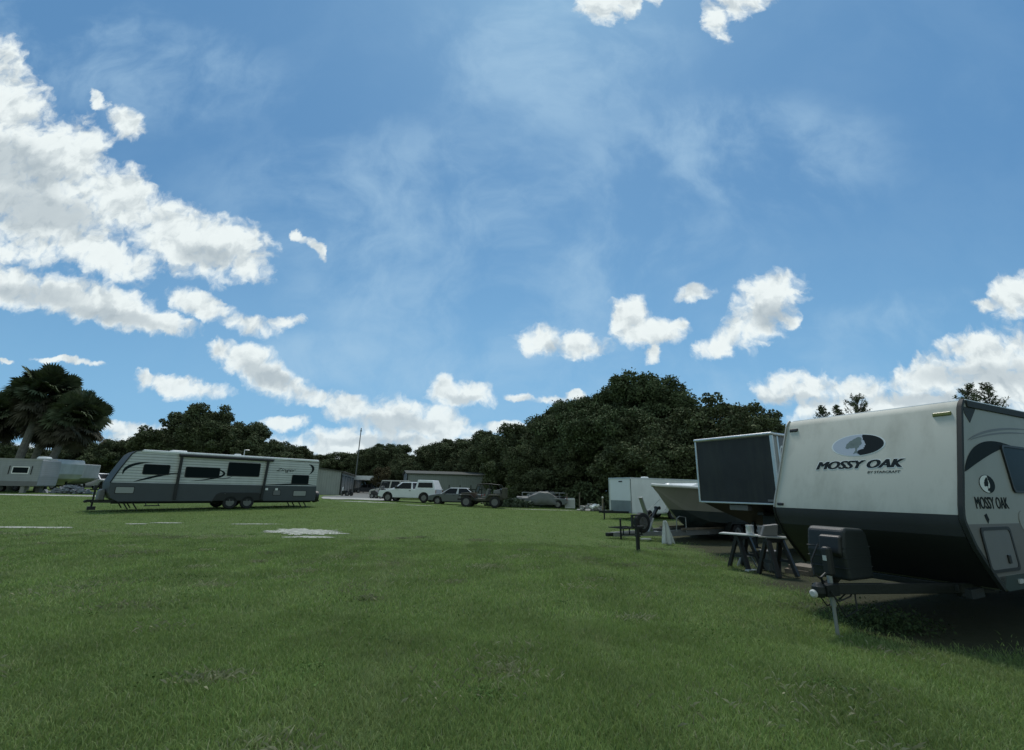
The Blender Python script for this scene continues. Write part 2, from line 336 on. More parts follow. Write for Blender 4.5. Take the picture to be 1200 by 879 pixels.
def wheel(parent, x, y, r=.34, wd=.2, side=1, rim=RIM, name='wheel', z=None):
    z = r if z is None else z
    wo = bpy.data.objects.new(name, None); col.objects.link(wo); wo.parent = parent; wo.location = (x, y, z); wo.empty_display_size = .1
    t = MB().lathe([(r * .62, -wd / 2), (r * .9, -wd / 2), (r, -wd * .36), (r, wd * .36), (r * .9, wd / 2), (r * .62, wd / 2), (r * .6, wd * .3), (r * .6, -wd * .3)], n=28)
    t.build('tyre', RUBBER, wo, smooth=True)
    q = MB().lathe([(r * .61, side * wd * .42), (r * .56, side * wd * .44), (r * .5, side * wd * .22), (r * .2, side * wd * .3), (r * .16, side * wd * .40), (.001, side * wd * .42)], n=20)
    q.lathe([(r * .6, -side * wd * .4), (.01, -side * wd * .38)], n=20)
    for k in range(5):
        a = 2 * math.pi * k / 5; q.beam((r * .14 * math.cos(a), side * wd * .4, r * .14 * math.sin(a)), (r * .56 * math.cos(a), side * wd * .36, r * .56 * math.sin(a)), r * .16, wd * .12)
    q.build('rim', rim, wo, smooth=True); return wo
# ================================================================== ground
def ground_mat():
    m = bpy.data.materials.new('mown_grass_ground'); m.use_nodes = True; t = m.node_tree; b = t.nodes['Principled BSDF']; b.inputs['Roughness'].default_value = .95; b.inputs['Specular IOR Level'].default_value = .15
    def new(ty, **k):
        n = t.nodes.new(ty)
        for a, c in k.items(): setattr(n, a, c)
        return n
    tx = new('ShaderNodeTexCoord'); P = tx.outputs['Object']
    def nz(s, d=6, r=.6, v=P):
        n = new('ShaderNodeTexNoise'); n.inputs['Scale'].default_value = s; n.inputs['Detail'].default_value = d; n.inputs['Roughness'].default_value = r; t.links.new(v, n.inputs[0]); return n.outputs[0]
    def ss(x, lo, hi, a=0, c=1):
        n = new('ShaderNodeMapRange', interpolation_type='SMOOTHSTEP'); t.links.new(x, n.inputs[0]); n.inputs[1].default_value = lo; n.inputs[2].default_value = hi; n.inputs[3].default_value = a; n.inputs[4].default_value = c; return n.outputs[0]
    def mx(f, a, c):
        n = new('ShaderNodeMix', data_type='RGBA')
        for i, v in ((0, f), (6, a), (7, c)):
            if isinstance(v, bpy.types.NodeSocket): t.links.new(v, n.inputs[i])
            else: n.inputs[i].default_value = v
        return n.outputs[2]
    c = mx(ss(nz(.35, 4), .35, .65), G_A, G_B)
    c = mx(ss(nz(2.2, 5, .65), .42, .68), c, G_C)
    c = mx(ss(nz(60, 3, .7), .35, .7, 0, .55), c, G_D)
    mp = new('ShaderNodeMapping'); mp.inputs['Rotation'].default_value = (0, 0, R(-6)); t.links.new(P, mp.inputs[0])
    mp2 = new('ShaderNodeMapping'); mp2.inputs['Scale'].default_value = (1, .12, 1); t.links.new(mp.outputs[0], mp2.inputs[0])
    tan = nz(.9, 7, .7, mp2.outputs[0])
    c = mx(ss(tan, .56, .72, 0, .55), c, G_T)
    # worn, shaded earth where the vehicles on the right stand
    sp = new('ShaderNodeSeparateXYZ'); t.links.new(P, sp.inputs[0])
    def mth(op, a, bb, cl=False):
        n = new('ShaderNodeMath', operation=op, use_clamp=cl)
        for i, v in ((0, a), (1, bb)):
            if isinstance(v, bpy.types.NodeSocket): t.links.new(v, n.inputs[i])
            else: n.inputs[i].default_value = v
        return n.outputs[0]
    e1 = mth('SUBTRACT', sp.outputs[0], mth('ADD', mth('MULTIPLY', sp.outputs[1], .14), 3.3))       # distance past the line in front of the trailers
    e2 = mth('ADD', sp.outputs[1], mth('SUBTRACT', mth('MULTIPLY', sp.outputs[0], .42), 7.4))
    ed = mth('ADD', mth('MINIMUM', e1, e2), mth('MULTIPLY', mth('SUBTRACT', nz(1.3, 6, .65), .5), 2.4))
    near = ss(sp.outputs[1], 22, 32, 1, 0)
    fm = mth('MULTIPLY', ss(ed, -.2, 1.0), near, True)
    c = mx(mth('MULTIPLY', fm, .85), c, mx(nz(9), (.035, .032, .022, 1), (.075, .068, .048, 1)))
    t.links.new(c, b.inputs['Base Color'])
    bp = new('ShaderNodeBump'); bp.inputs['Strength'].default_value = .9; bp.inputs['Distance'].default_value = .05
    hh = mth('ADD', nz(45, 5, .7), mth('MULTIPLY', nz(3.5, 5, .6), 1.6)); t.links.new(hh, bp.inputs['Height']); t.links.new(bp.outputs[0], b.inputs['Normal'])
    return m
G_A, G_B, G_C, G_D, G_T = (.098, .152, .042, 1), (.120, .182, .052, 1), (.136, .190, .060, 1), (.074, .117, .033, 1), (.18, .19, .10, 1)
xs = np.concatenate([-np.geomspace(900, 60, 14), np.arange(-58, 40, 1.0), np.geomspace(41, 900, 14)])
ys = np.concatenate([-np.geomspace(900, 12, 10), np.arange(-10, 80, 1.0), np.geomspace(82, 1500, 18)])
XX, YY = np.meshgrid(xs, ys); ZZ = zg(XX, YY)
nx, ny = len(xs), len(ys); gm = MB(); gm.v = list(zip(XX.ravel().tolist(), YY.ravel().tolist(), ZZ.ravel().tolist()))
gm.f = [(j * nx + i, j * nx + i + 1, (j + 1) * nx + i + 1, (j + 1) * nx + i) for j in range(ny - 1) for i in range(nx - 1)]
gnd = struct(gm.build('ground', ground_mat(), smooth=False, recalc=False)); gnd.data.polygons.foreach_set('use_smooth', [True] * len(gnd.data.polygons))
def sheet(name, m, cx, cy, a, b, rot=0, seed=0, z=.012, jag=.42, n=120):
    """irregular thin patch lying on the terrain"""
    rn = random.Random(seed); ph = [rn.uniform(0, 6.28) for _ in range(6)]; cr, sr = math.cos(R(rot)), math.sin(R(rot)); mb = MB(); rings = 7
    for k in range(rings + 1):
        for i in range(n):
            t = 2 * math.pi * i / n; rr = 1 + jag * (.5 * math.sin(2 * t + ph[0]) + .30 * math.sin(5 * t + ph[1]) + .3 * math.sin(11 * t + ph[2]) + .25 * math.sin(23 * t + ph[3]))
            rr *= k / rings; x, y = a * rr * math.cos(t), b * rr * math.sin(t); x, y = cx + cr * x - sr * y, cy + sr * x + cr * y
            mb.v.append((x, y, float(zg(x, y)) + z * (1 - (k / rings) ** 6 * .5)))
    for k in range(rings):
        for i in range(n): mb.f.append((k * n + i, k * n + (i + 1) % n, (k + 1) * n + (i + 1) % n, (k + 1) * n + i))
    return mb.build(name, m, smooth=True, recalc=False)
SAND = mat('pale_sand', (.34, .35, .30), .95, var=.4, vs=7, bump=.4)
SHELL = mat('crushed_shell', (.38, .38, .35), .95, var=.2, vs=3, bump=.5)
GRAVEL = mat('grey_gravel', (.17, .175, .165), .95, var=.2, vs=2, bump=.5)
# ================================================================== the camper with the tree logo, right foreground
def trailer_profile(nose, xr, ztop, zbot): return [(-xr, zbot), (-xr, ztop)] + nose
RY = math.atan2(-.436, -.900)
T1 = thing('travel_trailer', 'large cream and charcoal camper with a black and white tree logo on its sloping front', 'camper', (5.51, 6.95, -.2), RY)
HW = 1.18
front = [(.02, 2.95), (.07, 2.92), (.13, 2.85), (.55, 1.90), (.68, 1.62), (.72, 1.50), (.72, 1.43), (.69, 1.36), (.58, 1.15), (.36, .91), (.10, .66)]
body = MB().prism([(-7.6, .62), (-7.6, 2.95)] + front + [(0, .62)], -HW, HW); body.build('body', LGRAY, T1, bevel=.02)
def strip(pl, y0, y1, push, th, mt, name, parent):           # sheet that follows a profile polyline across the width
    mb = MB(); n = len(pl); P = [Vector((p[0], 0, p[1])) for p in pl]; nn = []
    for i in range(n):
        d = (P[min(i + 1, n - 1)] - P[max(i - 1, 0)]).normalized(); nn.append(Vector((-d.z, 0, d.x)) * -1)
    for yy in (y0, y1):
        for k in (push - th, push):
            for i in range(n): q = P[i] + nn[i] * k; mb.v.append((q.x, yy, q.z))
    for i in range(n - 1):
        a = i; mb.f += [(n + a, n + a + 1, 3 * n + a + 1, 3 * n + a), (a, a + 1, 2 * n + a + 1, 2 * n + a), (a, a + 1, n + a + 1, n + a), (2 * n + a, 2 * n + a + 1, 3 * n + a + 1, 3 * n + a)]
    mb.f += [(0, n, 3 * n, 2 * n), (n - 1, 2 * n - 1, 4 * n - 1, 3 * n - 1)]
    return mb.build(name, mt, parent, smooth=True)
strip(front[:6], -HW + .015, HW - .05, .008, .02, CREAM, 'front_cap', T1)
strip(front[5:8] + [(.64, 1.26)], -HW + .015, HW - .05, .006, .02, DGRAY, 'nose_panel', T1)
strip([(.64, 1.26)] + front[8:], -HW + .015, HW - .05, .004, .02, BLACK, 'nose_underside', T1)  # black lower curve puts the shade under the nose into the colour
strip([(.722, 1.515), (.724, 1.485)], -HW + .01, HW - .05, .014, .015, BLACK, 'seam_trim', T1)
strip(front, HW - .035, HW + .010, .016, .05, TRIMB, 'corner_trim', T1)
strip(front[:6], -HW - .004, -HW + .014, .010, .05, LGRAY, 'corner_trim', T1); strip(front[5:], -HW - .004, -HW + .014, .009, .05, BLACK, 'corner_trim', T1)
MB().box(-7.6, .0, HW - .005, HW + .02, 2.87, 2.965).build('roof_edge_trim', TRIMB, T1, bevel=.008)
MB().box(-7.6, -.05, -HW, HW, 2.952, 2.985).build('roof', WHITE, T1, bevel=.01)
MB().box(-2.6, -1.8, -.4, .4, 2.985, 3.2).build('air_conditioner', WHITE, T1, bevel=.05)
SB = basis((0, HW, 0), (-1, 0, 0), (0, 0, 1))                # right-hand side: u runs to the rear, v up
def side(name, poly, mt, z0=.001, z1=.004, parent=T1):
    mb = MB(); decal(mb, poly, SB, z0, z1); return mb.build(name, mt, parent)
side('corner_panel', [(-.09, 2.87), (-.10, 2.78), (.0, 2.66), (.26, 2.87)], TRIMB)
side('lower_band', [(-.705, 1.40)] + [(-p[0] + .012, p[1]) for p in front[7:]] + [(.0, .80), (7.6, .80), (7.6, 1.36)], TAUPE)
side('skirt_panel', [(-.19, .795), (-.08, .655), (.0, .622), (7.59, .622), (7.59, .795)], mat('dark_green_skirt', (.025, .045, .04), .5))
side('stripe', swoosh([(-.45, 2.02), (-.1, 2.30), (.5, 2.42), (1.1, 2.42)], .19), DECD, .002, .006)
side('pinstripe', swoosh([(-.18, 2.42), (.3, 2.60), (1.2, 2.70), (2.0, 2.70)], .03), MGRAY, .002, .005)
side('pinstripe', swoosh([(-.1, 2.43), (.5, 2.57), (1.3, 2.64), (2.0, 2.64)], .02), MGRAY, .002, .005)
window(T1, .80, 2.1, 1.78, 2.42, SB, .07, .03, sk=-.12)
window(T1, 3.2, 4.4, 1.75, 2.42, SB, .07, .03)
dr = MB(); decal(dr, rrect(5.2, 5.9, .85, 2.72, .08), SB, .003, .02); dr = dr.build('door', WHITE, T1); MB().box(-5.82, -5.78, HW + .02, HW + .06, 1.5, 1.62).build('handle', BLACK, dr)
h = MB(); o_ = rrect(-.38, .44, .84, 1.36, .06, sk=-.09); cxh = sum(p[0] for p in o_) / len(o_); i_ = [(cxh + (p[0] - cxh) * .90, 1.10 + (p[1] - 1.10) * .86) for p in o_]
ring(h, o_, i_, SB, .002, .018); hb = h.build('storage_hatch', BLACK, T1); h = MB(); decal(h, i_, SB, .003, .012); h.build('hatch_door', MGRAY, hb)
MB().box(-.20, -.13, HW + .01, HW + .03, .93, 1.03).build('latch', BLACK, hb, bevel=.008)
side('round_emblem', [(.90 + .13 * math.cos(R(a)), 1.42 + .13 * math.sin(R(a))) for a in range(0, 360, 15)], LGRAY, .004, .008)
MB().box(-.42, -.30, HW + .004, HW + .02, .69, .74).build('marker_light', CLEAR, T1)
mk = MB().box(-.10, .10, -.028, .028, 0, .03, basis((.16, .98, 2.78), (0, 1, 0), (-.42, 0, .92))); mk.build('marker_light', AMBER, T1, bevel=.012)
MB().box(-.07, .07, -.03, .03, 0, .03, basis((.16, -1.04, 2.78), (0, 1, 0), (-.42, 0, .92))).build('marker_light', BLACK, T1, bevel=.012)
MB().box(-.05, .05, -.02, .02, 0, .04, basis((.70, -1.08, 1.55), (0, 1, 0), (-.3, 0, .92))).build('marker_light', BLACK, T1, bevel=.01)
# tree-and-profile emblem
def emblem(parent, m, s, oval=1.0, outline=True):
    el = lambda k, a0=0, a1=360, st=8: [(k * oval * math.cos(R(a)), k * .5 / 1.0 * math.sin(R(a))) for a in range(a0, a1 + (0 if a1 - a0 == 360 else 1), st)]
    S = Matrix.Scale(s, 4); mm_ = m @ S; zz = 1 / s
    b = MB(); decal(b, el(1.06), mm_, .001 * zz, .003 * zz); root = b.build('tree_logo', DECW if outline else DECD, parent)
    prof = [(.10, .50), (.16, .40), (.20, .30), (.19, .24), (.25, .20), (.29, .08), (.33, -.02), (.28, -.05), (.30, -.11), (.25, -.14), (.26, -.20), (.16, -.22), (.06, -.26), (.02, -.33), (.06, -.42), (.10, -.50)]
    lefts = [(oval * math.cos(R(a)), .5 * math.sin(R(a))) for a in range(90, 271, 8)]
    c = MB(); decal(c, el(1.0), mm_, .003 * zz, .0045 * zz); c.build('logo_field', LAV if outline else DECW, root)
    right = [(x * oval / 1.0, y) for x, y in prof][::-1]
    arc = [(oval * math.cos(R(a)), .5 * math.sin(R(a))) for a in range(-82, 85, 6)]
    d = MB(); decal(d, arc + [p for p in right[::-1] if abs(p[1]) < .48], mm_, .0045 * zz, .006 * zz); d.build('face_silhouette', DECD, root)
    # tree crown of lobes plus trunk
    t = MB()
    for cx_, cy_, rr in ((-.05, .18, .19), (-.20, .10, .17), (-.32, .02, .13), (-.38, -.08, .09), (-.12, .02, .18), (.02, .08, .15), (.02, .28, .13), (-.22, -.06, .10), (-.02, -.06, .10)):
        decal(t, [(oval * (cx_ + rr * math.cos(R(a))), cy_ + rr * .85 * math.sin(R(a))) for a in range(0, 360, 24)], mm_, .0045 * zz, (.0056 + .0001 * rr) * zz)
    decal(t, [(oval * x, y) for x, y in ((-.10, -.02), (-.06, -.25), (-.14, -.42), (-.02, -.38), (.06, -.44), (.0, -.24), (.02, -.02))], mm_, .0046 * zz, .0058 * zz)
    t.build('tree_silhouette', SAGE if outline else DECD, root); return root
sl_u, sl_v = Vector((0, 1, 0)), Vector((-.42, 0, .95)).normalized()
def onslope(y, z):                                            # point on the sloping cap at height z
    for a, b in zip(front, front[1:]):
        if b[1] <= z <= a[1]: k = (a[1] - z) / (a[1] - b[1]); return Vector((a[0] + (b[0] - a[0]) * k, y, z))
FB = basis(onslope(-.02, 2.44) + Vector((.010, 0, .004)), (0, 1, 0), (-.42, 0, .95)); emblem(T1, FB, .345)
TB = basis(onslope(.0, 2.08) + Vector((.010, 0, .004)), (0, 1, 0), (-.42, 0, .95))
tb2 = TB.copy(); text('MOSSY OAK', 1.19, .150, TB, DECW, T1, shear=.3, bold=.085, z=.003)
tb2.translation = TB.translation + TB.to_3x3() @ Vector((0, .010, 0)); text('MOSSY OAK', 1.17, .130, tb2, DECD, T1, shear=.3, bold=.062, z=.0055)
TB3 = basis(onslope(.34, 2.015) + Vector((.010, 0, .004)), (0, 1, 0), (-.42, 0, .95)); text('BY STARCRAFT', .40, .035, TB3, DECD, T1, shear=.2, bold=.01)
emblem(T1, SB @ Matrix.Translation((.08, 1.88, .001)), .215, oval=.95, outline=False)
text('MOSSY OAK', .92, .145, SB @ Matrix.Translation((.10, 1.575, .001)), DECD, T1, bold=.018)
side('leaf_mark', [(-.20, 1.50), (-.13, 1.52), (-.09, 1.45), (-.14, 1.40), (-.17, 1.44)], DECD)
# tongue, propane cover, jack, coupler, steps, running gear
CY, CX_ = .17, 1.80
tg = MB(); tg.beam((CX_ + .1, CY, .60), (-.2, 1.0, .62), .06, .12); tg.beam((CX_ + .1, CY, .60), (-.2, -.75, .62), .06, .12)
tg.box(.3, .36, -.6, .85, .58, .66); tg.box(-7.4, .2, .75, .81, .5, .62); tg.box(-7.4, .2, -.81, -.75, .5, .62)
tg.build('frame', STEEL, T1, bevel=.008)
MB().box(-7.4, .0, -1.05, 1.05, .60, .625).build('underbelly', BLACK, T1)
cp = MB(); cp.box(1.78, 2.02, CY - .09, CY + .09, .53, .66); cp.lathe([(.055, 0), (.075, .05), (.07, .12), (.03, .16)], (2.05, CY, .52), 'Z', 14); cp.tube([(1.95, CY, .66), (2.0, CY + .02, .74), (1.9, CY + .02, .78)], .015); cp.build('coupler', STEEL, T1, bevel=.015)
MB().lathe([(.045, 0), (.047, .03), (.03, .05)], (2.10, CY - .02, .56), 'X', 14).build('coupler_cap', PALEW, T1, smooth=True)
jk = MB(); jk.tube([(CX_, CY, .78), (CX_, CY, .40)], .032, 12); jk.tube([(CX_, CY, .42), (CX_, CY, .05)], .021, 12); jk = jk.build('tongue_jack', GALV, T1, smooth=True)
MB().box(CX_ - .1, CX_ + .1, CY - .085, CY + .085, .012, .03).box(CX_ - .07, CX_ + .07, CY - .05, CY + .05, .03, .07).build('foot_plate', GALV, jk, bevel=.006)
jh = MB(); jh.box(CX_ - .07, CX_ + .04, CY - .05, CY + .05, .74, 1.08); jh = jh.build('jack_head', BLACK, jk, bevel=.03); MB().box(CX_ + .041, CX_ + .048, CY - .022, CY + .022, .92, .98).build('switch_plate', PALEW, jh)
pc = MB(); a = [(1.06, .68), (1.04, 1.02), (1.08, 1.24), (1.14, 1.29), (1.52, 1.31), (1.58, 1.27), (1.63, 1.02), (1.58, .68)]
pc.prism(a, CY - .34, CY + .12); pc = pc.build('propane_cover', COVER, T1, bevel=.05, seg=3)
for zz in (.82, .94, 1.06): MB().prism([(1.045, zz), (1.045, zz + .012), (1.628, zz + .012), (1.628, zz)], CY - .342, CY + .122).build('moulded_rib', COVER, pc, bevel=.008)
MB().prism([(1.58, 1.16), (1.58, 1.22), (1.65, 1.20), (1.68, 1.0), (1.64, .95)], CY - .16, CY + .10).build('front_recess', BLACK, pc, bevel=.02)
random.seed(3)
for k, (yy, sag) in enumerate(((CY + .1, .28), (CY - .1, .2), (CY + .05, .12))):
    MB().tube([(1.98, yy, .60), (1.86, yy + .06, .60 - sag), (1.6, yy + .05, .62 - sag * .9), (1.5, CY + .1, .62)], .009, 6).build('safety_chain' if k < 2 else 'power_cable', STEEL if k < 2 else BLACK, T1)
MB().tube([(1.74, CY - .12, 1.10), (1.86, CY - .16, .90), (1.90, CY - .12, .75), (1.8, CY, .62)], .012, 6).build('power_cable', BLACK, T1)
wh = MB().box(.30, .62, 1.0, 1.06, .56, .66).build('stabiliser_jack', STEEL, T1)
for x in (-3.6, -4.45):
    for s in (1, -1): wheel(T1, x, s * (HW - .14), .34, .2, s)
for s in (1, -1): MB().prism([(-4.95, .70), (-4.9, .9), (-3.15, .9), (-3.1, .70)], s * (HW - .02) - .015, s * (HW - .02) + .03).build('wheel_skirt', BLACK, T1, bevel=.02)
# ================================================================== fifth-wheel style trailer with the black front
nx_, ny_ = -.871, -.491
FR = math.atan2(ny_, nx_)
c5 = (Vector((7.48, 12.92, 0)) + Vector((6.19, 15.23, 0))) / 2
T2 = thing('gooseneck_trailer', 'tall white trimmed trailer whose raised square front is covered in plain black', 'trailer', (c5.x, c5.y, -.35), FR); H5 = 1.32; zb, zt = 1.58, 3.55
MB().prism([(0, zb), (0, zt), (-9, zt), (-9, .8), (-2.5, .8), (-2.5, zb)], -H5, H5).build('body', LGRAY, T2, bevel=.03)
BLKP = mat('black_front_panel', (.020, .022, .024), .6, var=.3, vs=1.2, bump=.15, bs=60, dirt=.16)
MB().box(.001, .02, -H5 + .05, H5 - .07, zb + .04, zt - .06).build('front_panel', BLKP, T2)
fr5 = MB(); fr5.box(.0, .045, -H5 - .01, -H5 + .05, zb, zt); fr5.box(.0, .045, H5 - .085, H5 + .012, zb, zt); fr5.box(.0, .045, -H5 + .05, H5 - .085, zb - .01, zb + .04); fr5.build('white_frame', ALU, T2, bevel=.01)
MB().tube([(-.05, -H5 - .02, zt - .02), (.05, -H5, zt + .0), (.05, H5, zt + .0), (-.05, H5 + .02, zt - .02), (-3, H5 + .02, zt - .02)], .045, 10).build('top_moulding', ALU, T2, smooth=True)
S5 = basis((0, H5, 0), (-1, 0, 0), (0, 0, 1))
for u in (.14, .52):
    q = MB(); decal(q, [(u, zb), (u + .07, zb), (u + .07, zt - .05), (u, zt - .05)], S5, .001, .02); q.build('side_trim', ALU, T2)
q = MB(); decal(q, [(.22, zb + .01), (.51, zb + .01), (.51, zt - .06), (.22, zt - .06)], S5, .001, .005); q.build('side_panel', MGRAY, T2)
q = MB(); ring(q, [(.36 + .12 * math.cos(R(a)), 2.95 + .28 * math.sin(R(a))) for a in range(0, 360, 15)], [(.36 + .085 * math.cos(R(a)), 2.95 + .22 * math.sin(R(a))) for a in range(0, 360, 15)], S5, .004, .008); q.build('side_graphic', DECW, T2)
window(T2, 1.2, 2.2, 2.3, 3.0, S5)
kp = MB().prism([(-.05, zb - .004), (-2.45, zb - .004), (-2.45, .85), (-1.6, 1.1), (-.9, 1.3)], -1.27, 1.30); kp.build('hitch_housing', BLACK, T2, bevel=.03)  # hitch box widened in black, putting shade under the overhang
kb = MB(); kb.box(-1.15, -.75, .25, .65, .75, 1.3); kb.box(-.95, -.35, .35, .55, 1.25, 1.36); kb.build('king_pin', STEEL, T2, bevel=.02)
MB().box(-.3, -.1, -.35, .25, 1.38, 1.54).build('hitch_plate', MGRAY, T2, bevel=.01)
for s in (1, -1): MB().beam((-2.2, s * 1.0, 1.5), (-2.2, s * 1.0, .15), .09, .09).box(-2.3, -2.1, s * 1.0 - .1, s * 1.0 + .1, .12, .16).build('landing_leg', STEEL, T2)
MB().beam((-1.2, 1.25, 1.55), (-2.2, 1.25, .5), .07, .05).build('brace', GALV, T2)
for x in (-6, -6.9):
    for s in (1, -1): wheel(T2, x, s * (H5 - .16), .38, .22, s)
MB().box(.046, .05, .98, 1.2, zb + .08, zb + .14).build('maker_plate', MGRAY, T2)
# ================================================================== boat on its trailer
bo = pt(770, 18.6); BR = math.atan2(-.50, -.866)
B1 = thing('motor_boat', 'deep vee motor boat with cream topsides and dark blue-grey bottom on a trailer', 'boat', (bo.x, bo.y, -.38), BR)
# hull sections along x (0 = bow tip, negative aft): keel z, chine (half beam, z), waterline, sheer (half beam, z)
secs = []
for x, kz, cb, cz, sb, sz in ((.0, 2.02, .02, 2.05, .05, 2.16), (-.30, 1.76, .10, 1.86, .32, 2.14), (-.70, 1.36, .22, 1.56, .60, 2.12), (-1.15, .94, .38, 1.26, .84, 2.10), (-1.65, .60, .60, .98, 1.02, 2.07),
                              (-2.1, .42, .85, .80, 1.16, 2.03), (-3.5, .38, 1.02, .68, 1.22, 1.98), (-5.2, .38, 1.05, .66, 1.22, 1.95), (-7.0, .38, 1.05, .66, 1.18, 1.95)):
    secs.append((x, kz, cb, cz, sb, sz))
def hull(k0, k1, name, mt, off=0.0):
    mb = MB(); cols = []
    for x, kz, cb, cz, sb, sz in secs:
        P_ = [(0, kz), (cb * .5, (kz * .55 + cz * .45)), (cb, cz)]
        for t in (.2, .4, .6, .8, 1.0): P_.append((cb + (sb - cb) * (t ** 1.3), cz + (sz - cz) * t))
        cols.append([(x, y, z) for y, z in P_])
    m_ = len(cols[0])
    for s in (1, -1):
        for i in range(len(cols) - 1):
            for j in range(m_ - 1):
                qd = [cols[i][j], cols[i + 1][j], cols[i + 1][j + 1], cols[i][j + 1]]
                mb.add([(a_[0], s * a_[1], a_[2]) for a_ in qd], [(0, 1, 2, 3)])
    mb.add([(a_[0], a_[1], a_[2]) for a_ in cols[-1]] + [(a_[0], -a_[1], a_[2]) for a_ in cols[-1][::-1]], [tuple(range(2 * m_))])
    return mb.build(name, mt, B1, smooth=True)
HUL = bpy.data.materials.new('boat_gelcoat_two_tone'); HUL.use_nodes = True; t = HUL.node_tree; b = t.nodes['Principled BSDF']; b.inputs['Roughness'].default_value = .3
tx = t.nodes.new('ShaderNodeTexCoord'); sp = t.nodes.new('ShaderNodeSeparateXYZ'); t.links.new(tx.outputs['Object'], sp.inputs[0])
ma = t.nodes.new('ShaderNodeMath'); ma.operation = 'MULTIPLY_ADD'; t.links.new(sp.outputs[0], ma.inputs[0]); ma.inputs[1].default_value = -.045; t.links.new(sp.outputs[2], ma.inputs[2])
r_ = t.nodes.new('ShaderNodeMapRange'); r_.inputs[1].default_value = 1.275; r_.inputs[2].default_value = 1.285; t.links.new(ma.outputs[0], r_.inputs[0])
nz = t.nodes.new('ShaderNodeTexNoise'); nz.inputs['Scale'].default_value = 2.0; nz.inputs['Detail'].default_value = 8; t.links.new(tx.outputs['Object'], nz.inputs[0])
mxa = t.nodes.new('ShaderNodeMix'); mxa.data_type = 'RGBA'; mxa.inputs[6].default_value = (.020, .040, .050, 1); mxa.inputs[7].default_value = (.07, .085, .08, 1); t.links.new(nz.outputs[0], mxa.inputs[0])
mx_ = t.nodes.new('ShaderNodeMix'); mx_.data_type = 'RGBA'; t.links.new(r_.outputs[0], mx_.inputs[0]); t.links.new(mxa.outputs[2], mx_.inputs[6]); mx_.inputs[7].default_value = (.30, .30, .26, 1); t.links.new(mx_.outputs[2], b.inputs['Base Color'])
hull(0, 1, 'hull', HUL)
rb = MB(); pts_ = [(s[0] + .02, s[4] + .02, s[5] + .02) for s in secs]; rail = [(p[0], -p[1], p[2]) for p in pts_[::-1]] + [(.10, 0, 2.19)] + pts_
rb.tube(rail, .062, 8); rb.build('rub_rail', WHITE, B1, smooth=True)
dk = MB(); n = len(secs); dk.add([(s[0], s[4], s[5] + .04) for s in secs] + [(s[0], -s[4], s[5] + .04) for s in secs[::-1]], [tuple(range(2 * n))]); dk.build('deck', WHITE, B1)
MB().prism([(-1.1, 2.10), (-1.7, 2.28), (-4.0, 2.34), (-4.0, 2.02)], -.72, .72).build('cabin_top', WHITE, B1, bevel=.08, seg=3)
MB().prism([(-4.1, 2.0), (-4.1, 2.7), (-4.7, 2.9), (-5.0, 2.9), (-5.0, 2.0)], -.5, .5).build('console', WHITE, B1, bevel=.05)
MB().lathe([(.16, 0), (.17, .05), (.10, .10), (.01, .12)], (-.55, .25, 2.15), 'Z', 14).build('hatch', WHITE, B1, smooth=True)
MB().tube([(-.28, 0, 1.62), (.15, 0, 1.35), (.45, 0, 1.15)], .012, 6).build('winch_strap', PALEW, B1)
MB().box(-6.9, -6.4, -.3, .3, 1.2, 2.6).build('outboard_motor', BLACK, B1, bevel=.08)
BT = thing('boat_trailer', 'long galvanised trailer under the motor boat with winch post and bow rollers', 'trailer', (bo.x, bo.y, -.40), BR)
f = MB()
for s in (1, -1):
    f.beam((.0, s * .45, .40), (-6.8, s * .62, .42), .07, .22); f.beam((2.3, s * .05, .40), (.0, s * .45, .40), .07, .15)
f.box(-.1, .0, -.5, .5, .32, .44); f.box(-2.4, -2.3, -.6, .6, .30, .40); f.box(-4.4, -4.3, -.6, .6, .30, .40)
f.build('frame', GALV, BT, bevel=.006)
f = MB().box(-.8, -5.8, .50, .58, .50, .58); f.build('bunk_board', WOOD, BT); MB().box(-5.8, -.8, -.58, -.50, .50, .58).build('bunk_board', WOOD, BT)
f = MB(); f.beam((.28, .02, .45), (.80, .02, 1.72), .18, .05); f.build('winch_post', GALV, BT, bevel=.006)
f = MB(); f.beam((.50, .02, .62), (-.05, .02, 1.28), .12, .08); f.lathe([(.03, -.12), (.07, -.11), (.05, 0), (.07, .11), (.03, .12)], (-.10, .02, 1.32), 'Y', 12); f.build('bow_roller_arm', STEEL, BT)
f = MB().lathe([(.09, -.07), (.12, -.06), (.12, .06), (.09, .07)], (.40, .04, 1.12), 'Y', 16); f.tube([(.40, .1, 1.12), (.40, .18, 1.12), (.55, .18, 1.02)], .014); f.build('winch', STEEL, BT)
f = MB(); f.tube([(-.55, .50, .42), (-.55, .55, .95), (-.7, .55, 1.02), (-1.05, .56, .98), (-1.05, .56, .42)], .022); f.build('guide_post', GALV, BT)
MB().beam((.55, .12, .44), (.30, .15, .95), .05, .05).build('ladder_rail', PALEW, BT)
wheel(BT, 1.05, .28, .36, .2, 1, name='spare_wheel', z=.80)
for x in (-3.5, -4.4):
    for s in (1, -1): wheel(BT, x, s * 1.0, .36, .22, s)
for s in (1, -1): MB().prism([(-5.0, .45), (-4.8, .80), (-3.1, .80), (-2.9, .45), (-3.1, .72), (-4.8, .72)], s * 1.0 - .14, s * 1.0 + .14).build('mudguard', STEEL, BT)
f = MB(); f.box(2.3, 2.55, -.08, .08, .34, .46); f.tube([(2.0, .14, .12), (2.0, .14, .95)], .035); f.build('coupler', STEEL, BT, bevel=.01)
bk = MB()
for s in (-.42, .42): bk.beam((1.2, s, .62), (2.1, s * .7, .62), .04, .04); bk.beam((1.2, s, .40), (2.1, s * .7, .40), .04, .04)
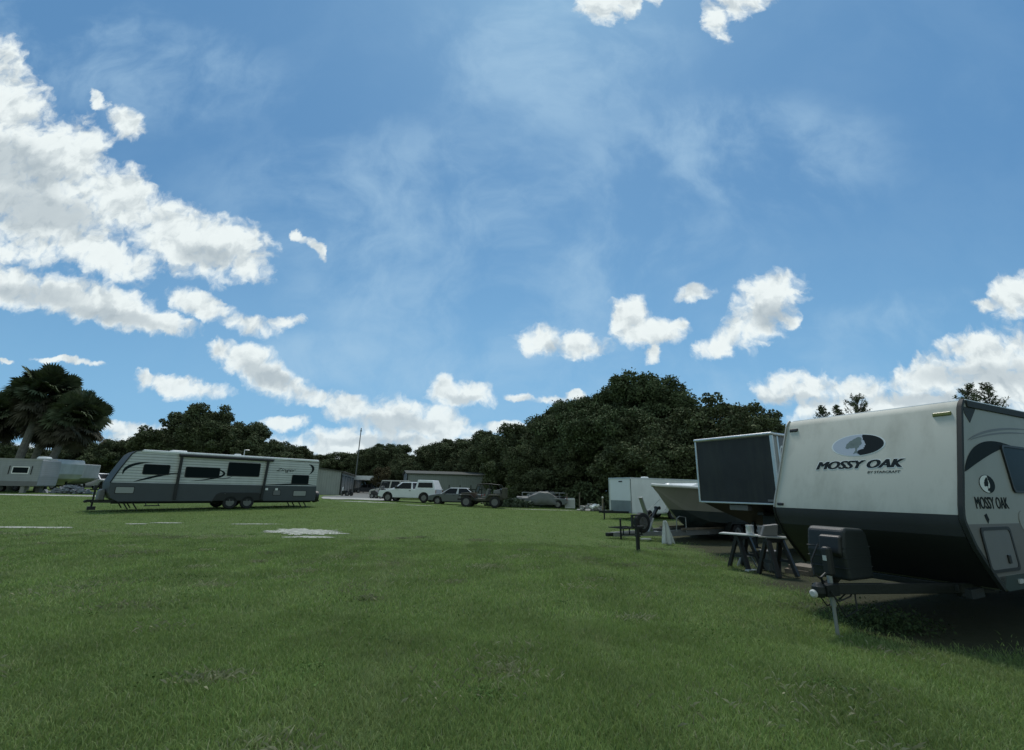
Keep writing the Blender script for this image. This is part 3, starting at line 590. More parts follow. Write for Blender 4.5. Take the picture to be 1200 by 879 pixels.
for x in (1.2, 1.5, 1.8, 2.1): bk.beam((x, -.4, .62), (x, .4, .62), .03, .03); bk.beam((x, .38, .40), (x, .38, .62), .03, .03)
bk.build('tongue_basket', STEEL, BT)
# white sheet hanging from the trailer
sh_ = MB(); nU, nV = 14, 14
for j in range(nV + 1):
    for i in range(nU + 1):
        u, v = i / nU, j / nV; wd = .10 + .38 * v ** .7
        sh_.v.append(((u - .35) * wd + .05 * v, .03 * math.sin(u * 14 + 2 * v) * (.4 + v) , .78 * (1 - v) + .02 * math.sin(9 * u) * v))
for j in range(nV):
    for i in range(nU): a_ = j * (nU + 1) + i; sh_.f.append((a_, a_ + 1, a_ + nU + 2, a_ + nU + 1))
so_ = sh_.build('hanging_sheet', BAG, None, smooth=True, recalc=False); md = so_.modifiers.new('s', 'SOLIDIFY'); md.thickness = .01
p_ = pt(780, 16.6); so_.location = (p_.x, p_.y, p_.z + .02); so_.rotation_euler = (0, 0, R(10)); tag(so_, 'crumpled white sheet hanging down beside the boat trailer frame', 'sheet')
# black steel post with bracket
p_ = pt(748, 13.7); o = thing('steel_post', 'black steel post with a square bracket on top standing in the grass', 'post', p_, R(15))
MB().box(-.04, .04, -.04, .04, 0, .62).box(-.06, .06, -.06, .06, .38, .44).build('upright', BLACK, o)
q = MB(); q.box(-.17, .19, -.05, .05, .62, .68); q.box(-.17, -.13, -.04, .04, .68, .95); q.box(-.17, .12, -.04, .04, .95, .99); q.box(-.06, -.02, -.03, .03, .68, .90); q.build('bracket', BLACK, o)
q = MB().box(.10, .42, -.03, .03, .30, .34).build('pale_arm', ALU, o)
# ================================================================== saw horses and what lies on them
def sawhorse(name, label, loc, rz, L=.62, H=.76):
    o = thing(name, label, 'saw horse', loc, rz, 'black plastic saw horses under the boards')
    MB().box(-L / 2, L / 2, -.05, .05, H - .10, H).build('top_beam', BLACK, o, bevel=.012)
    for sx in (-1, 1):
        for sy in (-1, 1):
            q = MB().beam((sx * (L / 2 - .06), sy * .03, H - .06), (sx * (L / 2 + .0), sy * .26, .01), .10, .07); q.build('leg', BLACK, o, bevel=.008)
        MB().beam((sx * (L / 2 - .02), -.16, .30), (sx * (L / 2 - .02), .16, .30), .03, .06).build('spreader', BLACK, o)
    return o
p1, p2 = pt(874, 11.35), pt(912, 10.55)
sawhorse('saw_horse', 'black saw horse under the white board, farther from the camper', p1, R(25), .46, .76)
sawhorse('saw_horse', 'black saw horse nearest the camper nose, under the grey plank', p2, R(18), .52, .78)
def flat(name, label, cat, c, s, rz, mt, bev=.005):
    o = MB().box(-s[0] / 2, s[0] / 2, -s[1] / 2, s[1] / 2, 0, s[2]).build(name, mt, bevel=bev); o.location = c; o.rotation_euler = (0, 0, rz); return tag(o, label, cat)
flat('board', 'white board lying across the farther black saw horse', 'board', (p1.x - .06, p1.y - .15, p1.z + .762), (.98, .32, .03), R(-42), PALEW)
flat('plank', 'short weathered grey plank on top of the nearer saw horse', 'plank', (p2.x - .0, p2.y + .0, p2.z + .782), (.62, .34, .03), R(-20), CONC)
def can(name, label, c, r, h_, mt, lid=None):
    o = MB().lathe([(r * .96, 0), (r, .01), (r, h_ - .012), (r * 1.03, h_ - .01), (r * 1.03, h_), (r * .9, h_)], (0, 0, 0), 'Z', 20).build(name, mt, smooth=True)
    o.location = c; return tag(o, label, 'can')
can('paint_can', 'pale metal paint can standing on the white board', (p1.x + .08, p1.y - .22, p1.z + .793), .085, .20, ALU)
can('paint_can', 'dark grey can next to the pale paint can', (p1.x + .27, p1.y - .36, p1.z + .793), .075, .19, MGRAY)
o = MB().prism([(-.16, 0), (.16, 0), (.20, .26), (-.08, .22)], -.12, .12).build('tool_box', TAUPE, bevel=.02); o.location = (p2.x - .07, p2.y + .08, p2.z + .813); o.rotation_euler = (0, 0, R(-20)); tag(o, 'brown slanted tool box on the grey plank', 'tool box')
p_ = pt(905, 11.2); o = thing('bin', 'grey plastic bin standing under the saw horses', 'bin', p_); MB().prism([(-.14, 0), (.14, 0), (.17, .42), (-.17, .42)], -.15, .15).build('tub', mat('bin_plastic', (.10, .12, .125), .5), o, bevel=.02); MB().box(-.18, .18, -.17, .17, .42, .45).build('lid', MGRAY, o, bevel=.01)
p_ = pt(880, 11.0); flat('wood_scrap', 'pale scrap of wood lying beneath the white board', 'wood scrap', (p_.x, p_.y, p_.z + .01), (.30, .10, .03), R(30), PALEW)
p_ = pt(878, 11.6); o = thing('wire_stand', 'thin wire stand behind the legs of the farther saw horse', 'stand', p_)
q = MB(); q.tube([(-.3, 0, 0), (-.05, 0, .5), (.2, .05, 0)], .012); q.tube([(-.2, .1, .0), (-.05, 0, .5), (.15, -.1, 0)], .012); q.tube([(-.16, 0, .25), (.1, 0, .25)], .01); q.build('wire_frame', GALV, o)
p_ = pt(941, 11.0); o = flat('wood_stack', 'low stack of brown boards on the ground beside the camper nose', 'boards', (p_.x, p_.y, p_.z), (.62, .5, .10), R(35), WOOD)
MB().box(-.26, .34, -.28, .18, .105, .18).build('upper_board', WOOD, o)
# ================================================================== enclosed cargo trailer
cA, cB = pt(715, 28.3), pt(741, 26.6); mid = (cA + cB) / 2; dv = (cB - cA); CW = dv.length / 2; ang = math.atan2(dv.y, dv.x) - math.pi / 2
C1 = thing('cargo_trailer', 'white enclosed cargo trailer with a grey stone guard on its front', 'cargo trailer', (mid.x, mid.y, -.03), ang)
MB().box(-6.0, 0, -CW, CW, .38, 2.33).build('body', WHITE, C1, bevel=.03)
MB().box(.0, .012, -CW + .12, CW - .06, .40, 1.06).build('stone_guard', GALV, C1)
MB().box(.001, .010, -CW + .14, CW - .10, 1.09, 2.22).build('front_sheet', mat('bright_white_sheet', (.80, .82, .84), .3, var=.02), C1)
q = MB(); q.box(-.01, .03, -CW - .005, -CW + .05, .36, 2.36); q.box(-6, .03, CW - .03, CW + .012, 2.28, 2.36); q.box(0, .03, -CW + .05, CW - .03, 2.28, 2.36); q.box(-6, 0, CW + .001, CW + .010, .36, .46); q.build('edge_trim', ALU, C1)
MB().box(-.005, .02, CW - .02, CW + .015, .36, 2.27).build('corner_trim', MGRAY, C1)
MB().box(.012, .03, -.05, .25, 2.10, 2.17).build('marker_light', BLACK, C1)
MB().lathe([(.22, 0), (.24, .05), (.2, .12), (.02, .14)], (-1.8, .2, 2.33), 'Z', 18).build('roof_vent', WHITE, C1, smooth=True)
q = MB(); q.beam((1.35, 0, .42), (0, .7, .42), .06, .12); q.beam((1.35, 0, .42), (0, -.7, .42), .06, .12); q.box(1.3, 1.55, -.06, .06, .38, .5); q.build('tongue', STEEL, C1)
MB().tube([(1.2, 0, .9), (1.2, 0, .02)], .04).box(1.1, 1.3, -.1, .1, .0, .03).build('tongue_jack', STEEL, C1)
for x in (-3.0, -3.9): wheel(C1, x, CW + .12, .34, .2, 1); wheel(C1, x, -CW - .12, .34, .2, -1)
for s in (1, -1): MB().prism([(-4.4, .42), (-4.2, .78), (-2.7, .78), (-2.5, .42), (-2.7, .70), (-4.2, .70)], s * CW, s * (CW + .26)).build('mudguard', ALU, C1)
# ================================================================== long grey camper, left
L0 = Vector((-12.26, 29.49, .24)); LR = math.atan2(-.731, -.682)
T3 = thing('travel_trailer', 'long pale grey ribbed camper with a dark lower band and closed awning', 'camper', L0, LR)
RIB = siding('ribbed_grey_siding', (.60, .62, .61), .135, .010, 'Z', line=.55, width=.17)
LOWB = mat('slate_lower_band', (.060, .070, .078), .5, var=.06)
nose = [(9.02, 2.88), (9.20, 2.83), (9.36, 2.68), (9.69, 1.95), (9.88, 1.45), (9.94, 1.28), (9.90, .82), (9.78, .60), (9.50, .44)]
MB().prism([(0, .44), (0, 2.72), (.06, 2.74)] + [(8.95, 2.88)] + nose[1:], -2.44, 0).build('body', RIB, T3)
MB().prism([(-.02, .42), (-.02, 1.30), (.3, 1.29), (9.96, 1.30), (9.92, .82), (9.80, .58), (9.52, .42)], -2.46, .02).build('lower_band', LOWB, T3)
LS = basis((0, 0, 0), (-1, 0, 0), (0, 0, 1))
def ls(name, poly, mt, z0=.001, z1=.005):
    q = MB(); decal(q, [(-p[0], p[1]) for p in poly], LS, z0, z1); return q.build(name, mt, T3)
def lwin(a, b, z0, z1): return window(T3, -b, -a, z0, z1, LS, .07, .03)
lwin(7.72, 8.82, 1.71, 2.22); lwin(5.45, 7.05, 1.62, 2.18); lwin(3.42, 5.1, 1.76, 2.52); lwin(.52, 1.56, 1.40, 1.95)
MB().box(0, 9.0, -.05, .03, 2.80, 2.90).build('roof_edge_trim', WHITE, T3, bevel=.01)
strip([(8.95, 2.9)] + nose[1:6], -.02, .03, .015, .05, TRIMB, 'corner_trim', T3)
strip(nose[1:7], -2.42, -.03, .010, .03, mat('dark_nose_cap', (.035, .04, .042), .6), 'nose_cap', T3)
MB().box(-.035, 0, -2.44, .0, .5, 2.8).build('rear_panel', LGRAY, T3)
MB().box(.02, 9.0, -2.4, -.06, 2.80, 2.93).build('roof', WHITE, T3, bevel=.02)
aw = MB().box(2.75, 7.45, .03, .14, 2.66, 2.80); aw = aw.build('awning_roll', BLACK, T3, bevel=.04)
MB().box(2.75, 7.45, .032, .10, 2.80, 2.84).build('awning_cover', LGRAY, aw)
for a, b in ((7.32, 7.30), (3.05, 3.15)):
    MB().beam((a, .08, 2.70), (b, .08, .50), .06, .13).build('awning_arm', BLACK, T3, bevel=.01)
MB().box(6.9, 7.6, -1.6, -1.0, 2.93, 3.05).build('air_conditioner', WHITE, T3, bevel=.06, seg=3); MB().box(4.2, 4.5, -1.4, -1.1, 2.93, 3.06).build('roof_vent', WHITE, T3, bevel=.03)
MB().tube([(4.15, -.8, 2.93), (4.15, -.8, 3.30), (3.9, -.8, 3.30)], .02).build('antenna', ALU, T3)
ls('stripe', swoosh([(9.55, 1.68), (9.62, 2.05), (9.15, 2.30), (8.5, 2.30)], .13), DECD)
ls('stripe', swoosh([(9.1, 1.36), (8.5, 1.52), (7.9, 1.85), (6.9, 1.84)], .10), DECD)
ls('stripe', swoosh([(5.6, 2.1), (5.05, 1.95), (5.05, 1.75), (5.5, 1.60), (6.8, 1.42)], .11), DECD)
ls('stripe', swoosh([(5.5, 1.60), (5.0, 1.58), (4.75, 1.80)], .06), MGRAY)
ls('stripe', swoosh([(.62, 2.62), (.20, 2.50), (.25, 2.2), (.55, 1.98)], .15), DECD)
ls('stripe', swoosh([(3.0, 1.34), (1.8, 1.34), (1.2, 1.44), (.5, 1.42), (.02, 1.32)], .09), DECD)
text('Zinger', 1.15, .26, LS @ Matrix.Translation((-1.95, 2.06, .001)), DECD, T3, shear=.4, bold=.01)
def hatch(a, b, z0, z1, mt=LGRAY):
    q = MB(); decal(q, rrect(-b, -a, z0, z1, .05), LS, .021, .03); hh = q.build('storage_hatch', BLACK, T3); q = MB(); decal(q, rrect(-b + .03, -a - .03, z0 + .03, z1 - .03, .04), LS, .03, .036); q.build('hatch_door', mt, hh)
hatch(8.98, 9.72, .78, 1.12); hatch(.58, 1.38, .68, 1.02); hatch(2.1, 2.55, .72, 1.05, MGRAY)
for a in (2.30, 2.85): MB().box(a, a + .14, .02, .05, 1.02, 1.14).build('utility_inlet', WHITE, T3)
MB().box(5.0, 5.05, .02, .05, .78, .82).build('marker_light', CLEAR, T3)
arch = MB().prism([(3.0, .42), (3.15, .78), (3.35, .88), (5.25, .88), (5.45, .78), (5.6, .42)], .0, .05); arch.build('wheel_arch', BLACK, T3, bevel=.03)
for x in (3.85, 4.72):
    wheel(T3, x, -.06, .35, .22, 1); wheel(T3, x, -2.38, .35, .22, -1)
q = MB(); q.box(.0, 9.7, -.6, -.5, .30, .42); q.box(.0, 9.7, -1.95, -1.85, .30, .42); q.beam((10.35, -1.22, .40), (9.3, -.45, .40), .08, .13); q.beam((10.35, -1.22, .40), (9.4, -1.99, .40), .08, .13); q.build('frame', STEEL, T3)
q = MB(); q.box(10.3, 10.55, -1.30, -1.14, .36, .48); q.lathe([(.06, 0), (.09, .06), (.05, .12)], (10.55, -1.22, .34), 'Z', 12); q.build('coupler', STEEL, T3)
q = MB().tube([(10.3, -1.22, .95), (10.3, -1.22, .14)], .04); q = q.build('tongue_jack', STEEL, T3); MB().box(10.15, 10.45, -1.35, -1.09, .0, .16).build('foot_block', BLACK, q)
MB().prism([(9.93, .45), (9.94, .88), (9.98, .98), (10.12, .98), (10.18, .88), (10.20, .45)], -1.62, -.82).build('propane_cover', MGRAY, T3, bevel=.05)
MB().box(10.24, 10.37, -1.3, -1.14, .95, 1.15).build('jack_head', BLACK, T3)
for x in (9.3, 8.95, .9, .6):
    for yy in (-.3, -2.1): MB().beam((x, yy, .42), (x - .25, yy, .04), .05, .05).build('stabiliser_leg', STEEL, T3)
st = MB(); st.box(7.9, 8.5, .05, .35, .20, .24); st.beam((7.95, .0, .40), (7.95, .3, .22), .03, .03); st.beam((8.45, .0, .40), (8.45, .3, .22), .03, .03); st.build('entry_step', STEEL, T3)
MB().lathe([(.2, 0), (.35, .02), (.36, .2), (.2, .22)], (-.28, -.33, .66), 'X', 20).build('spare_wheel_cover', BLACK, T3, smooth=True)
MB().box(-.40, -.03, -1.5, -.2, .36, .44).build('rear_bumper', STEEL, T3)
MB().box(-.05, -.036, -.30, -.12, .75, 1.05).build('tail_light', RED, T3)
# ================================================================== road vehicles (x forward, +y the driver's side)
def paint(name, c, rough=.3): return mat(name, c, rough, var=.03, spec=.6)
def arc(cx, r, z, n=8): return [(cx + r * math.cos(math.pi * k / n), z + r * math.sin(math.pi * k / n)) for k in range(n + 1)]   # front to back
def cabin(mb_mat, parent, belt, roof, hw, hr, zb_, zt_, glass=True, splits=(), name='cabin'):
    """belt/roof = (front x, rear x) of the cabin; panes on all four sides"""
    (bf, br), (rf, rr) = belt, roof
    A = [Vector((bf, hw, zb_)), Vector((br, hw, zb_)), Vector((br, -hw, zb_)), Vector((bf, -hw, zb_))]; Bq = [Vector((rf, hr, zt_)), Vector((rr, hr, zt_)), Vector((rr, -hr, zt_)), Vector((rf, -hr, zt_))]
    cb = MB(); cb.add(A + Bq, [(0, 1, 2, 3), (4, 5, 6, 7), (0, 1, 5, 4), (1, 2, 6, 5), (2, 3, 7, 6), (3, 0, 4, 7)]); c = cb.build(name, mb_mat, parent, bevel=.05, seg=3)
    for nm, quad in (('windscreen', (A[0], A[3], Bq[3], Bq[0])), ('rear_window', (A[2], A[1], Bq[1], Bq[2]))):
        ctr = sum(quad, Vector()) / 4; inn = Vector(((bf + br) / 2, 0, (zb_ + zt_) / 2)); qd = list(quad)
        if (qd[1] - qd[0]).cross(qd[3] - qd[0]).dot(ctr - inn) < 0: qd = [qd[1], qd[0], qd[3], qd[2]]
        MB().quadpane(qd, .06, .06, .08, .12, .006, .02).build(nm, CARGL, c)
    cuts = [0.0] + list(splits) + [1.0]
    for s in (1, -1):
        a0, a1 = (A[0], A[1]) if s == 1 else (A[3], A[2]); b0, b1 = (Bq[0], Bq[1]) if s == 1 else (Bq[3], Bq[2])
        for i in range(len(cuts) - 1):
            u0, u1 = cuts[i], cuts[i + 1]; qd = [a0.lerp(a1, u0), a0.lerp(a1, u1), b0.lerp(b1, u1), b0.lerp(b1, u0)]
            ctr = sum(qd, Vector()) / 4
            if (qd[1] - qd[0]).cross(qd[3] - qd[0]).y * s < 0: qd = [qd[1], qd[0], qd[3], qd[2]]
            MB().quadpane(qd, .07, .07, .07, .12, .006, .02).build('side_window', CARGL, c)
    return c
def lamps(o, L, hw, z, rear_x, rz_, nose_w=.28):
    for s in (1, -1):
        MB().box(L - .10, L + .012, s * (hw - .30) - .16, s * (hw - .30) + .20 * 1, z - .09, z + .09).build('headlight', CLEAR, o, bevel=.03)
        MB().box(rear_x - .012, rear_x + .05, s * (hw - .12) - .08, s * (hw - .12) + .10, rz_ - .14, rz_ + .14).build('tail_light', RED, o, bevel=.02)
def pickup(label, loc, rz, P, crew=False, topper=False, group=None):
    o = thing('pickup_truck', label, 'pickup', loc, rz, group); hw = .98; L = 2.75; Rr = -2.75; wf, wr = 1.85, -1.65
    prof = [(L, .48), (L + .02, .90), (L - .14, 1.0), (1.25, 1.12), (1.0, 1.15), (Rr, 1.17), (Rr, .52), (wr - .50, .42)] + arc(wr, .48, .42)[::-1] + [(wr + .50, .40), (wf - .50, .40)] + arc(wf, .48, .42)[::-1]
    MB().prism(prof, -hw, hw).build('body', P, o, bevel=.06, seg=3)
    belt, roof = ((1.40, -.50), (.50, -.38)) if not crew else ((1.40, -1.25), (.50, -1.05))
    if crew: wr_ = -1.65
    cabin(P, o, belt, roof, .93, .74, 1.12, 1.78, splits=(.5,) if crew else ())
    if topper:
        t = MB().add([Vector(v) for v in ((-.74, .94, 1.16), (-2.70, .94, 1.16), (-2.70, -.94, 1.16), (-.74, -.94, 1.16), (-.92, .78, 1.98), (-2.35, .78, 1.96), (-2.35, -.78, 1.96), (-.92, -.78, 1.98))], [(0, 1, 2, 3), (4, 5, 6, 7), (0, 1, 5, 4), (1, 2, 6, 5), (2, 3, 7, 6), (3, 0, 4, 7)]).build('bed_cap', P, o, bevel=.06, seg=3)
        for s in (1, -1): MB().quadpane([(-.95, s * .922, 1.28), (-2.5, s * .922, 1.28), (-2.4, s * .84, 1.76), (-1.02, s * .84, 1.76)] if s < 0 else [(-2.5, .922, 1.28), (-.95, .922, 1.28), (-1.02, .84, 1.76), (-2.4, .84, 1.76)], .03, .03, .05, .05, .012, .03).build('cap_window', CARGL, t)
    else: MB().box(Rr + .08, belt[1] - .15, -.85, .85, 1.195, 1.21).build('bed_liner', BLACK, o)
    for x in (wf, wr):
        for s in (1, -1): wheel(o, x, s * (hw - .14), .40, .26, s)
    for s in (1, -1):
        for x in (wf, wr): MB().prism(arc(x, .50, .42) + arc(x, .45, .42)[::-1], s * hw - .02, s * hw + .02).build('wheel_arch', BLACK, o)
    MB().box(L - .05, L + .10, -.95, .95, .45, .68).build('bumper', ALU, o, bevel=.05); MB().box(L - .02, L + .035, -.45, .45, .74, 1.0).build('grille', BLACK, o, bevel=.02)
    MB().box(Rr - .10, Rr + .02, -.93, .93, .50, .70).build('rear_bumper', ALU, o, bevel=.04); lamps(o, L, hw, .90, Rr, .95)
    for s in (1, -1):
        y = s * (hw + .001); d = MB().box(-.5 if not crew else .1, 1.12, y - .004, y + .006, .50, 1.17).build('door', P, o, bevel=.004); MB().box(-.38, -.22, y - .0, y + .035, 1.0, 1.04).build('handle', BLACK, d)
        if crew: d = MB().box(-1.1, .07, y - .004, y + .006, .50, 1.17).build('door', P, o, bevel=.004)
        MB().box(.95, 1.12, s * 1.0 - .05, s * 1.0 + .17 * s + .03, 1.2, 1.40).build('mirror', BLACK, o, bevel=.03)
    MB().box(-2.5, 2.4, -.5, .5, .32, .46).build('chassis', STEEL, o); return o
WP = paint('white_car_paint', (.74, .77, .80)); GP = paint('grey_green_car_paint', (.10, .115, .115)); SP = paint('silver_car_paint', (.55, .58, .6)); TP = paint('tan_car_paint', (.42, .42, .38)); OP = paint('olive_brown_paint', (.060, .060, .045), .7)
p = pt(481, 43.3); pickup('white single cab pickup with a white cap over its bed', p, R(180 - 12), WP, False, True, 'white pickups at the edge of the drive')
p = pt(475, 51); pickup('white crew cab pickup half hidden behind the pickup with the bed cap', p, R(180 + 18), WP, True, False, 'white pickups at the edge of the drive')
def wagon(label, loc, rz, P, hgt=1.75, boxy=False, name='parked_car', L=2.25, cat='car', belt=None, roof=None, group=None, roofm=None, hood=1.02, low=.98, splits=(.36, .70)):
    o = thing(name, label, cat, loc, rz, group); hw = .90; wf, wr = L - .85, -L + .85; r = .33
    prof = [(L, .35), (L + .03, .68), (L - .15, hood - .14), (L - 1.0, hood), (belt[1] if belt else -L + .1, hood + .02), (-L + .02, hood - .04), (-L, .42), (wr - .42, .28)] + arc(wr, .40, .33)[::-1] + [(wr + .42, .26), (wf - .42, .26)] + arc(wf, .40, .33)[::-1]
    MB().prism(prof, -hw, hw).build('body', P, o, bevel=.09, seg=3)
    belt = belt or (1.1, -L + .08); roof = roof or (.45, -L + .35); cabin(roofm or P, o, belt, roof, .85, .66, hood - .02, hgt, splits=splits)
    for x in (wf, wr):
        for s in (1, -1): wheel(o, x, s * (hw - .11), r, .22, s)
    lamps(o, L, hw, .68, -L, .80); MB().box(L - .06, L + .06, -.8, .8, .30, .52).build('bumper', P, o, bevel=.06); MB().box(L, L + .04, -.4, .4, .55, .72).build('grille', BLACK, o, bevel=.02)
    for s in (1, -1):
        y = s * (hw + .001); d = MB().box(-.05, 1.0, y - .004, y + .006, .40, hood - .05).build('door', P, o, bevel=.004); MB().box(.02, .15, y, y + .03, .80, .83).build('handle', BLACK, d)
        MB().box(.85, 1.0, s * .93 - .05, s * .93 + .12 * s + .02, hood, hood + .15).build('mirror', P, o, bevel=.03)
    MB().box(-L + .3, L - .3, -.6, .6, .20, .30).build('chassis', STEEL, o); return o
p = pt(457, 55); wagon('boxy pale tan car with dark windows behind the two white pickups', p, R(185), TP, 1.95, belt=(1.2, -2.2), roof=(.95, -2.15), splits=(.35, .68))
p = pt(535, 42.2); wagon('dark grey-green sedan with silvery roof between white pickup and open off-roader', p, R(180 - 6), GP, 1.47, L=2.4, belt=(1.35, -1.75), roof=(.45, -.95), roofm=SP, hood=.93, splits=(.5,))
# dark utility cart by the pickups
p = pt(444, 49.5); o = thing('utility_cart', 'small dark utility cart with tall back standing in front of the white pickups', 'cart', p, R(170))
MB().prism([(-.7, .35), (.7, .35), (.8, .75), (.3, .85), (-.1, .6), (-.4, .62), (-.45, 1.0), (-.7, 1.0)], -.5, .5).build('body', BLACK, o, bevel=.04)
q = MB();
for s in (1, -1): q.tube([(.3, s * .45, .8), (.1, s * .45, 1.6), (-.6, s * .45, 1.65), (-.65, s * .45, .9)], .025, 6)
q.tube([(.1, -.45, 1.6), (.1, .45, 1.6)], .025, 6); q.tube([(-.6, -.45, 1.65), (-.6, .45, 1.65)], .025, 6); q.build('roll_cage', STEEL, o)
for x in (-.5, .55):
    for s in (1, -1): wheel(o, x, s * .5, .26, .2, s)
MB().box(-.4, -.2, -.3, .3, .85, 1.3).build('seat', MGRAY, o, bevel=.05)
# open off-roader
p = pt(566, 39.0); J = thing('offroader', 'olive open-top off-roader with roll cage and big tyres', 'off-roader', p, R(180 - 8))
MB().prism([(1.75, .70), (1.75, 1.12), (.70, 1.22), (.62, 1.0), (.55, .72), (-.35, .70), (-.42, 1.05), (-1.65, 1.10), (-1.65, .60), (-.2, .52), (.6, .52)], -.70, .70).build('body', OP, J, bevel=.03)
for s in (1, -1):
    MB().prism([(1.95, .85), (1.85, .98), (.85, 1.0), (.45, .60), (.40, .52), (.50, .52), (.90, .92), (1.75, .92)], s * .70 - (.0 if s > 0 else .22), s * .70 + (.22 if s > 0 else 0)).build('front_wing', BLACK, J, bevel=.02)
    MB().prism([(-.35, .62), (-.60, 1.02), (-1.55, 1.02), (-1.72, .70), (-1.50, .93), (-.65, .93)], s * .70 - (.0 if s > 0 else .2), s * .70 + (.2 if s > 0 else 0)).build('rear_wing', OP, J, bevel=.02)
MB().box(.50, 1.05, .701, .712, .78, 1.12).build('bonnet_panel', mat('rusty_brown_patch', (.075, .045, .038), .8), J)
cg = MB()
for s in (1, -1): cg.tube([(.55, s * .62, 1.15), (.38, s * .58, 1.85), (-.55, s * .58, 1.90), (-.75, s * .60, 1.1)], .035, 8); cg.tube([(-.55, s * .58, 1.88), (-1.45, s * .60, 1.80), (-1.60, s * .62, 1.1)], .035, 8)
for x, z in ((.38, 1.85), (-.55, 1.90), (-1.45, 1.80)): cg.tube([(x, -.58, z), (x, .58, z)], .035, 8)
cg.build('roll_cage', STEEL, J, smooth=True)
q = MB(); m_ = basis((.58, 0, 1.20), (0, 1, 0), (-.18, 0, .6)); ring(q, rrect(-.66, .66, 0, .58, .05), rrect(-.58, .58, .06, .52, .04), m_, -.02, .02); wf_ = q.build('windscreen_frame', OP, J); q = MB(); decal(q, rrect(-.58, .58, .06, .52, .04), m_, -.004, .004); q.build('windscreen', mat('sky_bright_glass', (.35, .42, .46), .05, spec=1.0), wf_)  # pale sky reflection put into the windscreen's base colour
for y in (-.32, .32):
    s_ = MB().prism([(-.45, .75), (.05, .75), (.05, .90), (-.25, .92), (-.42, 1.50), (-.55, 1.48)], y - .24, y + .24).build('seat', mat('grey_seat_cloth', (.16, .17, .165), .8, bump=.4), J, bevel=.05)
MB().prism([(-.9, 1.10), (-1.6, 1.10), (-1.62, 1.50), (-.95, 1.35)], -.5, .5).build('rear_seat', MGRAY, J, bevel=.04)
MB().box(-1.95, -1.64, -.62, .70, .72, 1.58).build('tailgate_box', OP, J, bevel=.04)
for x in (1.25, -1.12):
    for s in (1, -1): wheel(J, x, s * .78, .44, .30, s, rim=MGRAY)
MB().box(1.70, 2.0, -.8, .8, .55, .72).build('bumper', STEEL, J, bevel=.02); MB().box(1.74, 1.78, -.45, .45, .75, 1.08).build('grille', BLACK, J)
for s in (1, -1): MB().lathe([(.09, 0), (.10, .04), (.01, .06)], (1.75, s * .52, .95), 'X', 14).build('headlight', CLEAR, J)
MB().box(-1.6, 1.7, -.35, .35, .42, .56).build('chassis', STEEL, J)
# old coupe under a tarpaulin
p = pt(632, 42.6); o = wagon('old grey coupe partly covered by a loose tarpaulin', p, R(180 - 2), paint('faded_grey_paint', (.13, .15, .155), .5), 1.30, L=2.45, belt=(.95, -1.35), roof=(.1, -.75), hood=.86, name='old_coupe', splits=())
tp = MB(); nU, nV = 34, 18; rn = random.Random(5)
for j in range(nV + 1):
    for i in range(nU + 1):
        x = 2.05 - 3.6 * i / nU; y = -1.02 + 2.04 * j / nV; ys_ = abs(y)
        top = .92 if x > 1.0 else (.92 + (1.0 - x) * .46 if x > .1 else (1.36 if x > -.7 else 1.36 - (-.7 - x) * .50))
        z = top + .02 if ys_ < .66 else top + .02 - (ys_ - .66) * (.5 + 1.5 * (ys_ > .86)); z = max(z - (.28 if ys_ > .98 else 0), .30)
        z += .025 * math.sin(7 * x + 3 * y) + .02 * math.sin(13 * y - 4 * x); tp.v.append((x, y * (1.0 + .02 * math.sin(9 * x)), z))
for j in range(nV):
    for i in range(nU): a_ = j * (nU + 1) + i; tp.f.append((a_, a_ + 1, a_ + nU + 2, a_ + nU + 1))
tq = tp.build('car_tarpaulin', TARP, None, smooth=True, recalc=False); tq.location = p; tq.rotation_euler = (0, 0, R(178)); md = tq.modifiers.new('s', 'SOLIDIFY'); md.thickness = .012; tag(tq, 'wrinkled pale grey tarpaulin thrown over the old coupe', 'tarpaulin')
# things behind and beside it
p = pt(637, 46); o = thing('flatbed_trailer', 'low grey trailer loaded with scrap behind the tarpaulin covered coupe', 'trailer', p, R(2))
MB().box(-2.2, 2.2, -.9, .9, .55, .66).build('bed', GALV, o); q = MB()
for x in np.linspace(-2.15, 2.15, 7): q.box(x - .03, x + .03, -.9, -.86, .66, 1.35)
q.box(-2.2, 2.2, -.905, -.865, 1.28, 1.36); q.box(-2.2, 2.2, -.905, -.865, .95, 1.0); q.build('side_rail', GALV, o)
for x in (-.4, .5): wheel(o, x, -.95, .33, .2, -1); wheel(o, x, .95, .33, .2, 1)
def pile(name, label, cat, c, n, rx, ry, rz_, mt, seed, size=(.08, .3)):
    rn = random.Random(seed); mb = MB()
    for _ in range(n):
        x, y = rn.gauss(0, rx * .5), rn.gauss(0, ry * .5); k = max(0, 1 - (x / rx) ** 2 - (y / ry) ** 2) ** .5; z = rn.uniform(0, max(rz_ * k, .05)); s = [rn.uniform(*size) for _ in range(3)]
        q = Matrix.Translation((x, y, z)) @ Matrix.Rotation(rn.uniform(0, 6), 4, 'Z') @ Matrix.Rotation(rn.uniform(-.8, .8), 4, 'X'); mb.box(-s[0] / 2, s[0] / 2, -s[1] / 2, s[1] / 2, -s[2] / 4, s[2] / 4, q)
    o = mb.build(name, mt, bevel=0); o.location = c; return tag(o, label, cat)
p = pt(637, 46); pile('scrap_pile', 'jumbled heap of pale scrap on the trailer behind the old coupe', 'scrap', (p.x, p.y, p.z + .66), 150, 2.0, .7, .75, GALV, 4, (.06, .5))
p = pt(668, 42.3); o = thing('appliance', 'white box-shaped appliance standing in front of the dark trees', 'appliance', p, R(-8))
